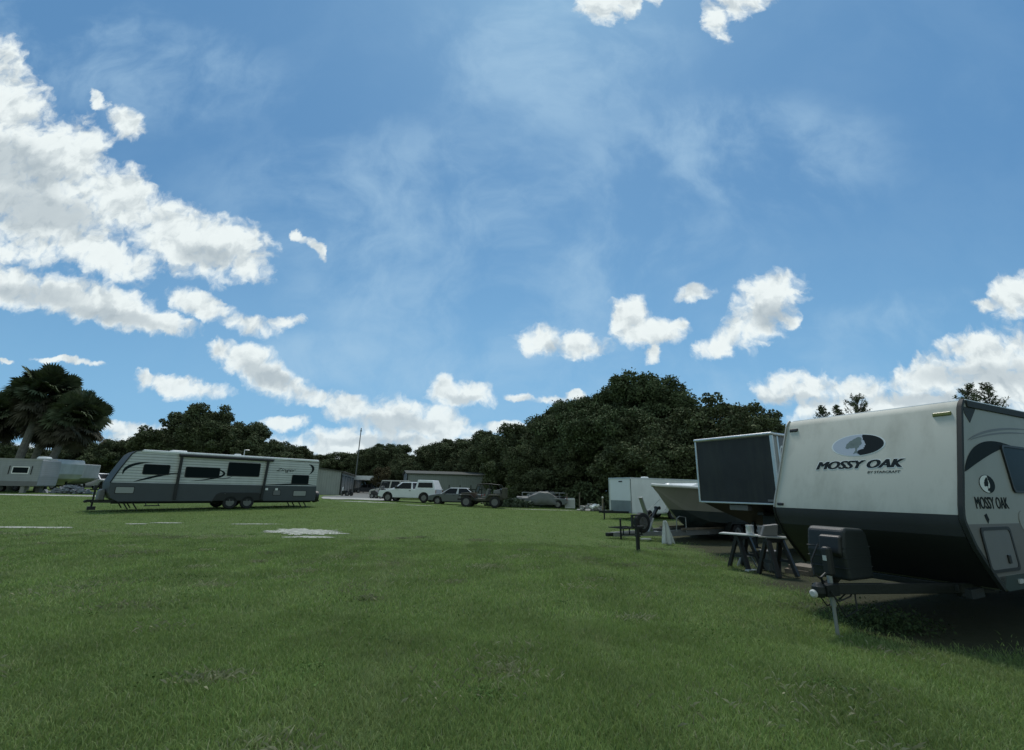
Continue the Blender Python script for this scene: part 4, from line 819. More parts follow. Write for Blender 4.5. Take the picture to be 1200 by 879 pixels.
MB().box(-.45, .45, -.33, .33, .03, .86).build('cabinet', WHITE, o, bevel=.02); MB().box(-.40, .40, -.345, -.328, .10, .78).build('door', PALEW, o, bevel=.01); MB().box(-.42, .42, -.33, .33, .865, .90).build('lid', WHITE, o, bevel=.01)
for px, Y, h_, lab in ((664, 43.5, 1.2, 'thin grey post just behind the white appliance'), (679, 41.5, 1.30, 'wooden post to the right of the white appliance'), (706, 35.5, 1.05, 'leaning white capped post beside the rubble by the cargo trailer')):
    p = pt(px, Y); o = thing('post', lab, 'post', p, 0, 'posts along the tree edge'); MB().beam((0, 0, 0), (.04, 0, h_), .09, .09).build('shaft', WOOD, o); MB().lathe([(.08, 0), (.08, .08), (.02, .12)], (.04, 0, h_ - .02), 'Z', 12).build('cap', PALEW if px > 700 else WOOD, o)
p = pt(694, 38); pile('rubble_pile', 'heap of grey rubble with white scraps left of the cargo trailer tongue', 'rubble', p, 120, 1.0, .6, .5, CONC, 8, (.12, .4))
p = pt(698, 37); pile('white_scraps', 'few white plastic scraps lying on the rubble heap', 'scraps', (p.x, p.y, p.z + .32), 5, .5, .2, .2, WHITE, 9, (.15, .4))
# ================================================================== storage buildings, carport, drive
MET = siding('metal_wall_cream', (.33, .355, .345), .30, .02, 'Y', line=.15); METX = siding('metal_wall_cream_long', (.24, .265, .265), .30, .02, 'X', line=.15)
ROOFM = mat('brown_roof_metal', (.07, .075, .065), .9, var=.1); DOORM = siding('grey_roller_door', (.17, .19, .195), .12, .02, 'Z', line=.25)
def shed(name, label, A, Bp, wdt, h_, ridge, doors, mats, group=None):
    """long low metal building; A->Bp is the long wall, body lies to its left; local x along it"""
    d = Bp - A; L = d.length; o = thing(name, label, 'building', (A.x, A.y, A.z - .05), math.atan2(d.y, d.x), group)
    MB().prism([(0, 0), (0, h_), (wdt / 2, h_ + ridge), (wdt, h_), (wdt, 0)], 0, L, Matrix(((0, 1, 0, 0), (1, 0, 0, 0), (0, 0, 1, 0), (0, 0, 0, 1)))).build('wall', mats, o)
    q = MB()
    for y0, z0, y1, z1 in ((-.25, h_ - .06, wdt / 2, h_ + ridge), (wdt + .25, h_ - .06, wdt / 2, h_ + ridge)):
        q.add([(-.25, y0, z0 + .02), (L + .25, y0, z0 + .02), (L + .25, y1, z1 + .02), (-.25, y1, z1 + .02), (-.25, y0, z0 + .14), (L + .25, y0, z0 + .14), (L + .25, y1, z1 + .14), (-.25, y1, z1 + .14)], [(0, 1, 2, 3), (4, 5, 6, 7), (0, 1, 5, 4), (1, 2, 6, 5), (2, 3, 7, 6), (3, 0, 4, 7)])
    q.build('roof', ROOFM, o)
    for k in range(doors):
        x = L * (k + .5) / doors; f_ = MB().box(x - 1.45, x + 1.45, -.03, .02, .0, h_ - .45).build('door_frame', TRIMB, o); MB().box(x - 1.35, x + 1.35, -.05, -.01, .02, h_ - .55).build('roller_door', DOORM, f_)
    for x in (0, L): MB().box(x - .08, x + .08, -.06, .08, 0, h_ - .04).build('corner_post', TRIMB, o)
    return o
A = pt(398, 62); Bq_ = pt(423, 100); Bq_.z = A.z
# the long wall faces the drive (right); body lies left of A->B
shed('storage_building', 'long grey metal storage building with roller doors beyond the grey camper', A, Bq_, 9.0, 3.05, .55, 10, MET)
A = pt(476, 70); Bq_ = pt(583, 74); Bq_.z = A.z
shed('storage_building', 'long low pale metal building behind the parked pickups and off-roader', A, Bq_, 9.0, 3.2, .5, 0, METX)
p = pt(430, 84); o = thing('carport', 'white roofed open carport between the storage building and the round bush', 'carport', (p.x, p.y, p.z + .0), R(0))
MB().box(-1.7, 1.7, -3, 3, 2.25, 2.95).build('roof', WHITE, o)
for x in (-1.6, 1.6):
    for y in (-2.9, 2.9): MB().box(x - .06, x + .06, y - .06, y + .06, 0, 2.25).build('support_post', STEEL, o)
p = pt(428, 84); wagon('dark car parked in the shade of the white carport', p, R(200), paint('dark_blue_paint', (.03, .035, .045)), 1.5, L=2.1, belt=(1.2, -1.6), roof=(.4, -1.0), hood=.92, splits=(.5,))
p = pt(401, 58); o = thing('marker_post', 'short white post at the corner of the storage building', 'post', p); MB().lathe([(.07, 0), (.07, 1.02), (.05, 1.06), (.01, 1.08)], n=12, axis='Z').build('shaft', WHITE, o); MB().lathe([(.09, 0), (.09, .05), (.071, .06)], n=12, axis='Z').build('base', CONC, o)
p = pt(406.5, 58); o = thing('riding_mower', 'small dark riding mower parked by the white post', 'mower', p, R(160))
MB().prism([(.65, .25), (.62, .62), (.05, .66), (.0, .38), (-.4, .38), (-.45, .25)], -.28, .28).build('body', STEEL, o, bevel=.04); MB().prism([(-.5, .45), (-.1, .45), (-.1, .55), (-.42, .58), (-.48, .85), (-.55, .85)], -.2, .2).build('seat', BLACK, o, bevel=.03); MB().tube([(.1, 0, .62), (-.02, 0, .80)], .02).lathe([(.14, 0), (.16, .02), (.14, .03)], (-.03, 0, .80), 'Z', 12).build('steering_wheel', BLACK, o)
for x, r in ((.45, .18), (-.35, .26)):
    for s in (1, -1): wheel(o, x, s * .36, r, .14, s)
p = pt(412, 92); o = thing('utility_pole', 'thin wooden utility pole rising above the trees', 'pole', pt(414.5, 92), 0)
MB().tube([(0, 0, 0), (.25, 0, 12.6)], [.13, .085], 10).build('shaft', mat('pole_wood', (.16, .17, .16), .8), o); MB().box(.1, .4, -.1, .1, 11.9, 12.2).build('bracket', GALV, o)
MB().tube([(.2, -.12, 8.0), (.2, -.12, 8.5)], .1).build('fitting', GALV, o)
# pipe rack behind the sedan
p = pt(545, 52); o = thing('pipe_rack', 'low dark rack of upright stakes behind the grey-green sedan', 'rack', p, R(3)); MB().box(-1.9, 1.9, -.5, .5, 1.25, 1.36).build('deck', STEEL, o)
for x in (-1.8, -.6, .6, 1.8): MB().box(x - .05, x + .05, -.48, -.40, 0, 1.75).build('stake', STEEL, o)
# drive and lot
def poly_sheet(name, m, pts, z):
    mb = MB(); mb.v = [(q[0], q[1], float(zg(q[0], q[1])) + z) for q in pts]; n = len(pts) // 2
    mb.f = [(i, i + 1, 2 * n - 2 - i, 2 * n - 1 - i) for i in range(n - 1)]; return mb.build(name, m, recalc=False)
P2 = lambda px, Y: tuple(pt(px, Y))[:2]
ya = [44.5, 46, 48, 51, 55, 60, 66, 74, 85, 100]
Lf = [P2(378 if y < 60 else 400 + (y - 60) * .5, y) for y in ya]; Rt = [P2(462 + (y - 44) * .1, y) for y in ya]
struct(poly_sheet('parking_lot', GRAVEL, Lf + Rt[::-1], .02))
a = P2(374, 43.5); b_ = P2(470, 43.0); c_ = P2(462, 48.5); d_ = P2(376, 50)
mid1 = [tuple(Vector(a).lerp(Vector(b_), k / 12)) for k in range(13)]; mid2 = [tuple(Vector(d_).lerp(Vector(c_), k / 12)) for k in range(13)]
rn = random.Random(2); mid1 = [(x, y + rn.uniform(-.5, .9)) for x, y in mid1]
struct(poly_sheet('shell_drive', SHELL, mid1 + mid2[::-1], .032))
PATCH = []
for i, (px, Y, a_, b__, rt_) in enumerate(((357, 16.0, 1.15, .95, 4), (366, 14.5, .55, .22, 8), (340, 14.3, .2, .14, 0), (160, 17.4, .3, .14, 5), (298, 18.3, .8, .12, 12), (195, 18.0, .45, .16, 12),
                                           (25, 15.6, 1.4, .22, 8), (66, 15.8, .4, .10, 6), (430, 39, 2.6, .5, 2), (490, 37, 1.2, .25, 0), (640, 38, 2.6, .35, 0))):
    q = pt(px, Y); PATCH.append((q.x, q.y, a_, b__, rt_)); struct(sheet('sand_patch', SAND, q.x, q.y, a_, b__, rt_, seed=i + 11, z=.02))
q = pt(60, 37); struct(sheet('shell_path', SHELL, q.x, q.y, 9.5, 1.0, 14, seed=41, z=.03, jag=.2))
# ================================================================== far left: old campers, suv, junk
OLDG = siding('old_grey_camper_skin', (.30, .325, .34), .16, .008, 'Z', line=.15); OLDW = mat('old_white_camper_skin', (.46, .49, .50), .5, var=.08, dirt=.3)
p = pt(52, 40.5); o = thing('old_camper', 'old flat sided grey camper with two small windows at the far left', 'camper', p, R(194))
MB().prism([(0, .55), (-.05, 1.4), (.0, 2.75), (8.4, 2.85), (8.4, .55)], -1.2, 1.2).build('body', OLDG, o, bevel=.08)
OS = basis((0, 1.2, 0), (-1, 0, 0), (0, 0, 1)); MB().box(-.05, 8.4, 1.19, 1.215, 2.68, 2.80).build('roof_edge_trim', LGRAY, o)
for a, b, c, d, fm in ((.75, 1.95, 1.55, 2.15, WHITE), (3.15, 3.65, 1.7, 2.35, WHITE)):
    wo = window(o, -b, -a, c, d, OS, .05, .07, frame=fm)
for a in (.55, 2.1): q = MB(); decal(q, [(-a - .06, 1.5), (-a, 1.5), (-a, 2.2), (-a - .06, 2.2)], OS, .002, .03); q.build('shutter', BLACK, o)
q = MB(); decal(q, rrect(-4.9, -4.2, .7, 2.55, .05), OS, .004, .03); dd = q.build('door', LGRAY, o); MB().box(4.28, 4.34, 1.23, 1.26, 1.5, 1.62).build('handle', BLACK, dd)
MB().box(-.03, 8.4, 1.2, 1.215, .56, .95).build('lower_band', MGRAY, o)
MB().lathe([(.45, 0), (.5, .12), (.4, .26), (.02, .3)], (.5, .2, 2.78), 'Z', 18).build('roof_dome', WHITE, o, smooth=True); MB().box(4.2, 6.6, -.4, .4, 2.84, 3.05).build('roof_box', PALEW, o, bevel=.05)
for x in (3.8, 4.6):
    for s in (1, -1): wheel(o, x, s * 1.05, .33, .2, s)
for x, s in ((1.0, 1), (7.2, 1), (1.0, -1), (7.2, -1)): MB().box(x - .15, x + .15, s * .9 - .15, s * .9 + .15, .0, .56).build('block_support', CONC, o)
p = pt(62, 43.0); o = thing('fifth_wheel_camper', 'white fifth wheel camper with raised overhanging nose behind the old grey camper', 'camper', p, R(-8))
MB().prism([(-3.5, .6), (-3.5, 2.9), (1.15, 2.9), (1.35, 2.5), (1.3, 1.6), (1.0, 1.15), (.2, .95), (-.6, .6)], -1.2, 1.2).build('body', OLDW, o, bevel=.08)
S_ = basis((0, -1.2, 0), (1, 0, 0), (0, 0, 1)); window(o, -.7, .8, 1.5, 2.3, S_, .08, .05, frame=LGRAY, glass=OLDW); window(o, -3.1, -1.9, 1.6, 2.3, S_)
for x in (-2.6,): wheel(o, x, -1.05, .33, .2, -1); wheel(o, x, 1.05, .33, .2, 1)
for s in (-1, 1): MB().box(.1, .22, s * .8 - .06, s * .8 + .06, 0, 1.0).build('landing_leg', STEEL, o)
p = pt(88, 50); o = thing('gooseneck_camper', 'pale grey camper with slanting underside between the fifth wheel camper and the white pickup', 'camper', p, R(178))
MB().prism([(-1.15, 1.2), (-1.15, 2.65), (2.6, 2.65), (2.6, .6), (.4, .6), (-.5, .85)][::-1], -1.15, 1.15).build('body', OLDW, o, bevel=.06)
window(o, -.4, .6, 1.7, 2.3, basis((0, 1.15, 0), (-1, 0, 0), (0, 0, 1)), glass=OLDG); MB().box(-.1, .05, -.9, -.8, 0, .65).build('landing_leg', STEEL, o)
for s in (1, -1): wheel(o, 1.5, s * 1.0, .33, .2, s)
p = pt(80, 40.5); pile('scrap_pile', 'tangle of grey and blue scrap on the grass by the fifth wheel camper', 'scrap', p, 110, 1.7, .5, .6, mat('mixed_scrap', (.17, .19, .22), .6, var=.6, vs=8), 21, (.08, .55))
p = pt(114, 52.5); pickup('white crew cab pickup parked beyond the nose of the grey camper', p, R(-14), WP, True, False)
for px, Y, L_, hh, lab in ((122, 66, 9, 2.6, 'long pale roofed shed far behind the white pickup on the left'), (78, 74, 8, 2.7, 'pale shed with flat roof far behind the old campers')):
    A = pt(px - L_ * 4, Y); Bq_ = pt(px + L_ * 4, Y + 1); Bq_.z = A.z
    shed('far_shed', lab, A, Bq_, 5, hh, .3, 0, mat('far_pale_wall', (.40, .43, .45), .7), 'pale sheds far behind the campers')
# ================================================================== foliage
def translucent(t, b, c, f):
    tr = t.nodes.new('ShaderNodeBsdfTranslucent'); t.links.new(c, tr.inputs[0]); ms = t.nodes.new('ShaderNodeMixShader'); ms.inputs[0].default_value = f
    t.links.new(b.outputs[0], ms.inputs[1]); t.links.new(tr.outputs[0], ms.inputs[2]); t.links.new(ms.outputs[0], t.nodes['Material Output'].inputs[0])
def leaf_mat(name, c, c2):
    m = bpy.data.materials.new(name); m.use_nodes = True; t = m.node_tree; b = t.nodes['Principled BSDF']; b.inputs['Roughness'].default_value = .85; b.inputs['Specular IOR Level'].default_value = .08
    g = t.nodes.new('ShaderNodeNewGeometry'); mx = t.nodes.new('ShaderNodeMix'); mx.data_type = 'RGBA'; t.links.new(g.outputs['Random Per Island'], mx.inputs[0]); mx.inputs[6].default_value = (*c, 1); mx.inputs[7].default_value = (*c2, 1)
    tx = t.nodes.new('ShaderNodeTexCoord'); no = t.nodes.new('ShaderNodeTexNoise'); no.inputs['Scale'].default_value = .7; no.inputs['Detail'].default_value = 3; t.links.new(tx.outputs['Object'], no.inputs[0])
    mr = t.nodes.new('ShaderNodeMapRange'); mr.inputs[1].default_value = .35; mr.inputs[2].default_value = .65; mr.inputs[3].default_value = .65; mr.inputs[4].default_value = 1.35; t.links.new(no.outputs[0], mr.inputs[0])
    m2 = t.nodes.new('ShaderNodeMix'); m2.data_type = 'RGBA'; m2.blend_type = 'MULTIPLY'; m2.inputs[0].default_value = 1; t.links.new(mx.outputs[2], m2.inputs[6]); t.links.new(mr.outputs[0], m2.inputs[7]); t.links.new(m2.outputs[2], b.inputs['Base Color'])
    return m
OAKL = leaf_mat('oak_leaves', (.070, .095, .048), (.125, .155, .080)); OAKL2 = leaf_mat('olive_oak_leaves', (.080, .098, .050), (.130, .150, .082)); PALL = leaf_mat('palm_leaves', (.060, .078, .042), (.105, .125, .072))
BROWNL = leaf_mat('brownish_leaves', (.075, .062, .035), (.105, .095, .052)); SHRUBL = leaf_mat('shrub_leaves', (.028, .045, .020), (.055, .080, .035)); DEADL = leaf_mat('dry_palm_leaves', (.060, .058, .040), (.095, .088, .062))
BARK = mat('oak_bark', (.075, .070, .060), .9, var=.3, vs=3, bump=.6); PALMB = mat('palm_bark', (.17, .165, .145), .9, var=.25, vs=5, bump=.7, bs=14)
def mesh_np(name, V, F4, mt):
    me = bpy.data.meshes.new(name); n, k = F4.shape; me.vertices.add(len(V)); me.vertices.foreach_set('co', V.astype(np.float32).ravel()); me.loops.add(n * k); me.loops.foreach_set('vertex_index', F4.astype(np.int32).ravel())
    me.polygons.add(n); me.polygons.foreach_set('loop_start', np.arange(n, dtype=np.int32) * k); me.polygons.foreach_set('loop_total', np.full(n, k, dtype=np.int32)); me.update(calc_edges=True); me.materials.append(mt); return me
def cards(P, Nn, size, rng, asp=.55):
    n = len(P); a = rng.normal(size=(n, 3)); a -= (a * Nn).sum(1)[:, None] * Nn * .75; a /= np.linalg.norm(a, axis=1)[:, None] + 1e-9
    b = np.cross(Nn, a); b /= np.linalg.norm(b, axis=1)[:, None] + 1e-9; s = size * rng.uniform(.6, 1.3, n)[:, None]
    V = np.stack([P - a * s, P - b * s * asp + Nn * s * .15, P + a * s, P + b * s * asp - Nn * s * .1], 1).reshape(-1, 3); return V, np.arange(n * 4).reshape(-1, 4)
def sphere_pts(n, rng): v = rng.normal(size=(n, 3)); return v / np.linalg.norm(v, axis=1)[:, None]
def crown_mesh(name, rx, ry, rz, seed, mt, n_lobe=14, sub=12, leaf=.17, per=220, low=-.55, lob=.34, cover=1.0, flat=1.0):
    """crown: lobes over an ellipsoid, clumps over each lobe, leaf cards over each clump, plus a twiggy filling"""
    rng = np.random.default_rng(seed); Vs, off = [], 0; Ps, Ns = [], []
    L = sphere_pts(n_lobe * 3, rng); L = L[L[:, 2] > low][:n_lobe]; rs = np.array([rx, ry, rz])
    cen = L * rs * rng.uniform(.60, .82, (len(L), 1)); lr = min(rx, ry) * lob * rng.uniform(.75, 1.25, len(L))
    cen = np.vstack([cen, [[0, 0, 0]]]); lr = np.append(lr, min(rx, rz) * .62)
    for c, r in zip(cen, lr):
        d = sphere_pts(sub, rng); cr = r * rng.uniform(.20, .52, sub); cc = c + d * (r * rng.uniform(.7, 1.0, sub))[:, None] * np.array([1, 1, .85 * flat])
        for q, k in zip(cc, cr):
            m = int(per * cover * (k / 1.0) ** 2 * 1.6) + 20; dd = sphere_pts(m, rng); rad = k * (rng.uniform(.35, 1.1, m) ** .7 + (rng.uniform(0, 1, m) > .88) * rng.uniform(.05, .45, m))
            Ps.append(q + dd * rad[:, None] * np.array([1, 1, .8])); Ns.append(dd * .4 + rng.normal(size=(m, 3)) * .75 + np.array([0, 0, .3]))
        m = int(per * .5 * r * r) + 30; dd = sphere_pts(m, rng); Ps.append(c + dd * r * rng.uniform(.2, .9, (m, 1))); Ns.append(rng.normal(size=(m, 3)))
    P = np.vstack(Ps); Nn = np.vstack(Ns); Nn /= np.linalg.norm(Nn, axis=1)[:, None] + 1e-9
    V, F = cards(P, Nn, leaf, rng); return mesh_np(name, V, F, mt), cen, lr
def tree(name, label, cat, px, Y, H_, rx, ry, rz, seed, mt, group='oaks and other trees along the edge of the field', trunk=.35, zc=None, share=None, **k):
    p = pt(px, Y); o = thing(name, label, cat, p, 0, group); zc = H_ - rz if zc is None else zc
    if share is None: me, cen, lr = crown_mesh('crown', rx, ry, rz, seed, mt, **k)
    else: me, cen, lr = share
    c = bpy.data.objects.new('crown', me); col.objects.link(c); c.parent = o; c.location = (0, 0, zc)
    rn = random.Random(seed); t = MB(); t.tube([(0, 0, -.2), (.1, 0, zc * .3), (.05, .1, max(zc - rz * .35, .8))], [trunk * 1.35, trunk, trunk * .8], 10)
    for q in cen[:7]:
        a = Vector((.05, .1, max(zc - rz * .5, .6))); b_ = Vector((q[0] * .8, q[1] * .8, zc + q[2] * .8)); m_ = a.lerp(b_, .5) + Vector((0, 0, -.3)); t.tube([a, m_, b_], [trunk * .5, trunk * .3, trunk * .12], 7)
    t.build('trunk', BARK, o, smooth=True); return o, (me, cen, lr)
def shared(name, label, px, Y, src, sx, sy, sz, rot, H_, rz_src, cat='tree', group='oaks and other trees along the edge of the field'):
    """another tree grown from the same crown, scaled and turned"""
    p = pt(px, Y); c = copy_tree(src); c.location = p; c.rotation_euler = (0, 0, R(rot)); c.scale = (sx, sy, sz); c['label'] = label; c['category'] = cat; c['group'] = group; return c
# big wood on the right half
o1, s1 = tree('oak_tree', 'tallest broad domed oak in the middle of the dark wood', 'tree', 742, 47, 14.2, 8.4, 7.0, 7.4, 1, OAKL, trunk=.6, n_lobe=30, sub=20, leaf=.135, per=420, low=-.8, lob=.30)
o2, s2 = tree('oak_tree', 'rounded oak forming the left shoulder of the dark wood', 'tree', 668, 52, 11.2, 6.2, 5.5, 5.6, 2, OAKL2, trunk=.45, n_lobe=22, sub=18, leaf=.13, per=400, low=-.8, lob=.34)
o3, s3 = tree('oak_tree', 'lower spreading oak left of the rounded shoulder oak', 'tree', 612, 62, 9.6, 5.6, 5.0, 4.7, 3, OAKL2, trunk=.4, n_lobe=20, sub=18, leaf=.13, per=400, low=-.8, lob=.34)
NT = 'oak_tree'
for lab, px, Y, src, sx, sz, rot in (
    ('dark oak on the right shoulder of the tallest oak', 778, 48, o1, .72, .80, 70), ('dense oak filling the gap left of the tallest oak', 702, 52, o1, .95, .93, 200), ('dark oak directly above the black fronted trailer', 862, 44, o3, .9, 1.0, 120),
    ('small rounded oak above the covered coupe', 640, 50, o3, .8, .72, 40), ('low oak right behind the cargo trailer', 775, 40, o3, 1.0, .80, 300), ('bushy oak behind the white appliance', 690, 48.5, o3, .95, .80, 150),
    ('oak behind the right end of the pale metal building', 575, 82, o2, 1.1, 1.05, 100), ('wide oak in the row behind the pale metal building', 535, 90, o2, 1.2, 1.0, 10), ('low oak above the white pickups', 500, 95, o3, 1.2, .97, 250),
    ('last low oak where the wood meets the round bush', 475, 98, o3, .9, .80, 310), ('low oak behind the motor boat', 822, 40, o3, .95, .85, 15), ('oak half hidden behind the black fronted trailer', 895, 42, o3, .8, .80, 200),
    ('oak behind the shoulder oak and the metal building', 605, 75, o2, 1.0, 1.0, 280)):
    shared(NT, lab, px, Y, src, sx, sx, sz, rot, 0, 0)
# open topped trees right of the wood, with gaps
o4, s4 = tree('laurel_oak', 'loose leaved tree with sky showing through at the right end of the wood', 'tree', 868, 36, 9.2, 4.2, 3.8, 3.0, 7, OAKL2, trunk=.3, n_lobe=18, sub=9, leaf=.15, per=150, low=-.5, lob=.22, cover=.9)
shared('laurel_oak', 'thin topped tree just left of the cream camper roof', 905, 37, o4, .8, .8, .86, 100, 0, 0)
# feathery tops over the camper roof
def feather(label, px, Y, H_, seed, w_=1.6):
    p = pt(px, Y); o = thing('pine_sapling', label, 'tree', p, 0, 'feathery treetops above the cream camper'); rn = random.Random(seed); rng = np.random.default_rng(seed); tb = MB(); tb.tube([(0, 0, 0), (.1, 0, H_ * .9)], [.12, .03], 7); P, Nn = [], []
    for i in range(44):
        z = H_ * (.74 + .16 * i / 26); a = rn.uniform(0, 6.28); l = w_ * (1.1 - i / 50) * rn.uniform(.5, 1); d = Vector((math.cos(a), math.sin(a), rn.uniform(.35, 1.5))).normalized(); e = Vector((0, 0, z)) + d * l; tb.tube([(0, 0, z), tuple(e)], [.022, .006], 5)
        for k in range(26): t_ = rn.uniform(.3, 1.0); q = Vector((0, 0, z)).lerp(e, t_); P.append(tuple(q + Vector((rn.gauss(0, .045), rn.gauss(0, .045), rn.gauss(0, .04))))); Nn.append((rn.gauss(0, 1), rn.gauss(0, 1), rn.gauss(0, 1)))
    P = np.array(P); Nn = np.array(Nn); Nn /= np.linalg.norm(Nn, axis=1)[:, None]; V, F = cards(P, Nn, .085, rng, .22); c = bpy.data.objects.new('crown', mesh_np('crown', V, F, OAKL2)); col.objects.link(c); c.parent = o; tb.build('trunk', BARK, o)
for lab, px, Y, H_, s, w_ in (('feathery treetop above the middle of the cream camper roof', 1030, 26, 7.0, 1, 1.9), ('small feathery treetop left of the others above the cream camper', 984, 26, 6.45, 2, .9), ('tiny tuft of tree above the left half of the cream camper roof', 1003, 27, 6.75, 5, .8), ('feathery treetop above the right corner of the cream camper', 1172, 24, 7.3, 3, 1.5), ('feathery treetop at the right edge of the photo', 1197, 24, 7.4, 4, 1.5)): feather(lab, px, Y, H_, s, w_)
# left group behind the grey camper
GL = 'oaks behind the grey camper'
o5, s5 = tree('oak_tree', 'broad oak behind the left half of the grey camper', 'tree', 215, 60, 11.4, 7.2, 5.5, 5.4, 11, OAKL2, group=GL, trunk=.5, n_lobe=28, sub=18, leaf=.14, per=330, low=-.5, lob=.27)
shared('oak_tree', 'broad oak behind the middle of the grey camper', 280, 62, o5, .95, .95, .87, 150, 0, 0, group=GL)
shared('oak_tree', 'lower oak behind the rear of the grey camper', 330, 62, o5, .70, .7, .62, 260, 0, 0, group=GL)
shared('oak_tree', 'small oak between the palms and the broad oaks', 132, 66, o5, .65, .65, .66, 60, 0, 0, group=GL)
shared('oak_tree', 'low dark oak behind the trunks of the palms', 95, 72, o5, .9, .9, .64, 200, 0, 0, group=GL)
shared('oak_tree', 'low oak at the left edge behind the palms', 10, 60, o5, .5, .6, .50, 300, 0, 0, group=GL)
G2 = 'distant trees beyond the storage buildings'
for lab, px, Y, src, sx, sz, rot in (('double topped oak behind the carport', 452, 105, o2, 1.0, 1.0, 30), ('round topped oak left of the double topped one', 430, 108, o3, 1.0, .98, 90), ('low tree line oak right above the storage building roof', 395, 110, o3, 1.3, .88, 170), ('far oak just right of the grey camper', 372, 112, o3, 1.2, .80, 70), ('far low oak above the long pale building', 512, 112, o3, 1.5, 1.0, 5)):
    shared('oak_tree', lab, px, Y, src, sx, sx, sz, rot, 0, 0, group=G2)
tree('round_tree', 'small round brownish tree beside the carport', 'tree', 445, 74, 4.3, 1.75, 1.6, 1.75, 31, BROWNL, group=None, trunk=.12, n_lobe=14, sub=9, leaf=.10, per=420, low=-.9, lob=.36)
# undergrowth closing the wood at ground level
def thicket(name, label, pts, seed, h_=2.2, n=9000, mt=OAKL, dep=2.5):
    rng = np.random.default_rng(seed); a = np.array([list(pt(px, Y)) for px, Y in pts]); t_ = rng.uniform(0, len(a) - 1.001, n); i = t_.astype(int); f_ = (t_ - i)[:, None]; c = a[i] * (1 - f_) + a[i + 1] * f_
    c[:, 0] += rng.normal(size=n) * .8; c[:, 1] += rng.uniform(0, dep, n); top = h_ * (.65 + .35 * np.sin(c[:, 0] * 1.3) * np.cos(c[:, 0] * .57 + 1)); c[:, 2] += rng.uniform(0, 1, n) ** .8 * top
    Nn = sphere_pts(n, rng); V, F = cards(c, Nn, .17, rng); o = bpy.data.objects.new(name, mesh_np(name, V, F, mt)); col.objects.link(o); tag(o, label, 'undergrowth', kind='stuff'); return o
thicket('undergrowth', 'dark undergrowth below the wood on the right', [(585, 62), (610, 50), (660, 46), (720, 41.5), (770, 38), (830, 36), (900, 35), (960, 34)], 51, 3.6, 40000, OAKL, 4)
thicket('undergrowth', 'dark undergrowth beneath the trees on the left', [(0, 60), (60, 66), (120, 68), (200, 66), (300, 66), (370, 70), (395, 108), (440, 104), (520, 100), (590, 80)], 52, 3.2, 40000, OAKL, 5)
thicket('weeds', 'pale weeds growing around the front of the old coupe', [(588, 41.3), (600, 41.0)], 53, 1.0, 1500, leaf_mat('weed_leaves', (.10, .13, .09), (.16, .19, .14)), .4)
# cabbage palms
def palm(label, px, Y, H_, cr, lean, seed):
    p = pt(px, Y); o = thing('palm_tree', label, 'palm', p, 0, 'cabbage palms behind the old campers'); rn = random.Random(seed)
    top = Vector((lean, 0, H_ - cr * .9)); t = MB(); n = 12
    t.tube([(lean * (k / n) ** 1.5, 0, top.z * k / n) for k in range(n + 1)], [.34 - .10 * k / n + .02 * (k % 2) for k in range(n + 1)], 12); t.build('trunk', PALMB, o)
    V, F = [], []; V2 = []
    for i in range(190):
        a = rn.uniform(0, 6.283); el = math.asin(rn.uniform(-.92, 1.0)); d = Vector((math.cos(a) * math.cos(el), math.sin(a) * math.cos(el), math.sin(el))); dead = el < -.35; out = V2 if dead else V
        pl = cr * rn.uniform(.22, .66); base = top + Vector((0, 0, .2 - (.9 if dead else 0) * rn.random())); tip = base + d * pl - Vector((0, 0, .08)) * (1 - d.z)
        sd = d.cross(Vector((0, 0, 1)));
        if sd.length < .1: sd = Vector((1, 0, 0))
        sd.normalize(); sd = Matrix.Rotation(rn.uniform(-1.1, 1.1), 3, d) @ sd; upv = sd.cross(d).normalized(); out += [tuple(base - sd * .03), tuple(base + sd * .03), tuple(tip + sd * .02), tuple(tip - sd * .02)]
        fl = cr * rn.uniform(.34, .46)
        for k in range(22):
            th = R(-115 + 230 * k / 21); dr_ = (d * math.cos(th) + sd * math.sin(th)); l = fl * (.62 + .38 * math.cos(th * .7)); w_ = .085 * cr / 2.4
            e = tip + dr_ * l * .62 + upv * rn.uniform(-.05, .10); droop = Vector((0, 0, -1)) * l * (.04 + rn.uniform(0, .16)) * (1.6 if d.z < .3 else .7); f_ = tip + dr_ * l + droop; pr = dr_.cross(upv).normalized()
            out += [tuple(tip), tuple(e - pr * w_), tuple(f_), tuple(e + pr * w_)]
    for nm, vv, mt in (('fronds', V, PALL), ('dead_fronds', V2, DEADL)):
        vv = np.array(vv); c = bpy.data.objects.new(nm, mesh_np(nm, vv, np.arange(len(vv)).reshape(-1, 4), mt)); col.objects.link(c); c.parent = o
palm('taller cabbage palm with pale trunk behind the old grey camper', 10, 43.5, 11.9, 3.1, 1.0, 1)
palm('shorter cabbage palm leaning right, nearer the grey camper', 44, 44, 9.5, 2.9, 2.0, 2)
palm('cabbage palm half hidden between the other two palms', 28, 46, 9.2, 2.7, .8, 3)
palm('cabbage palm cut by the left edge of the photo', -26, 46, 9.6, 2.6, .2, 4)
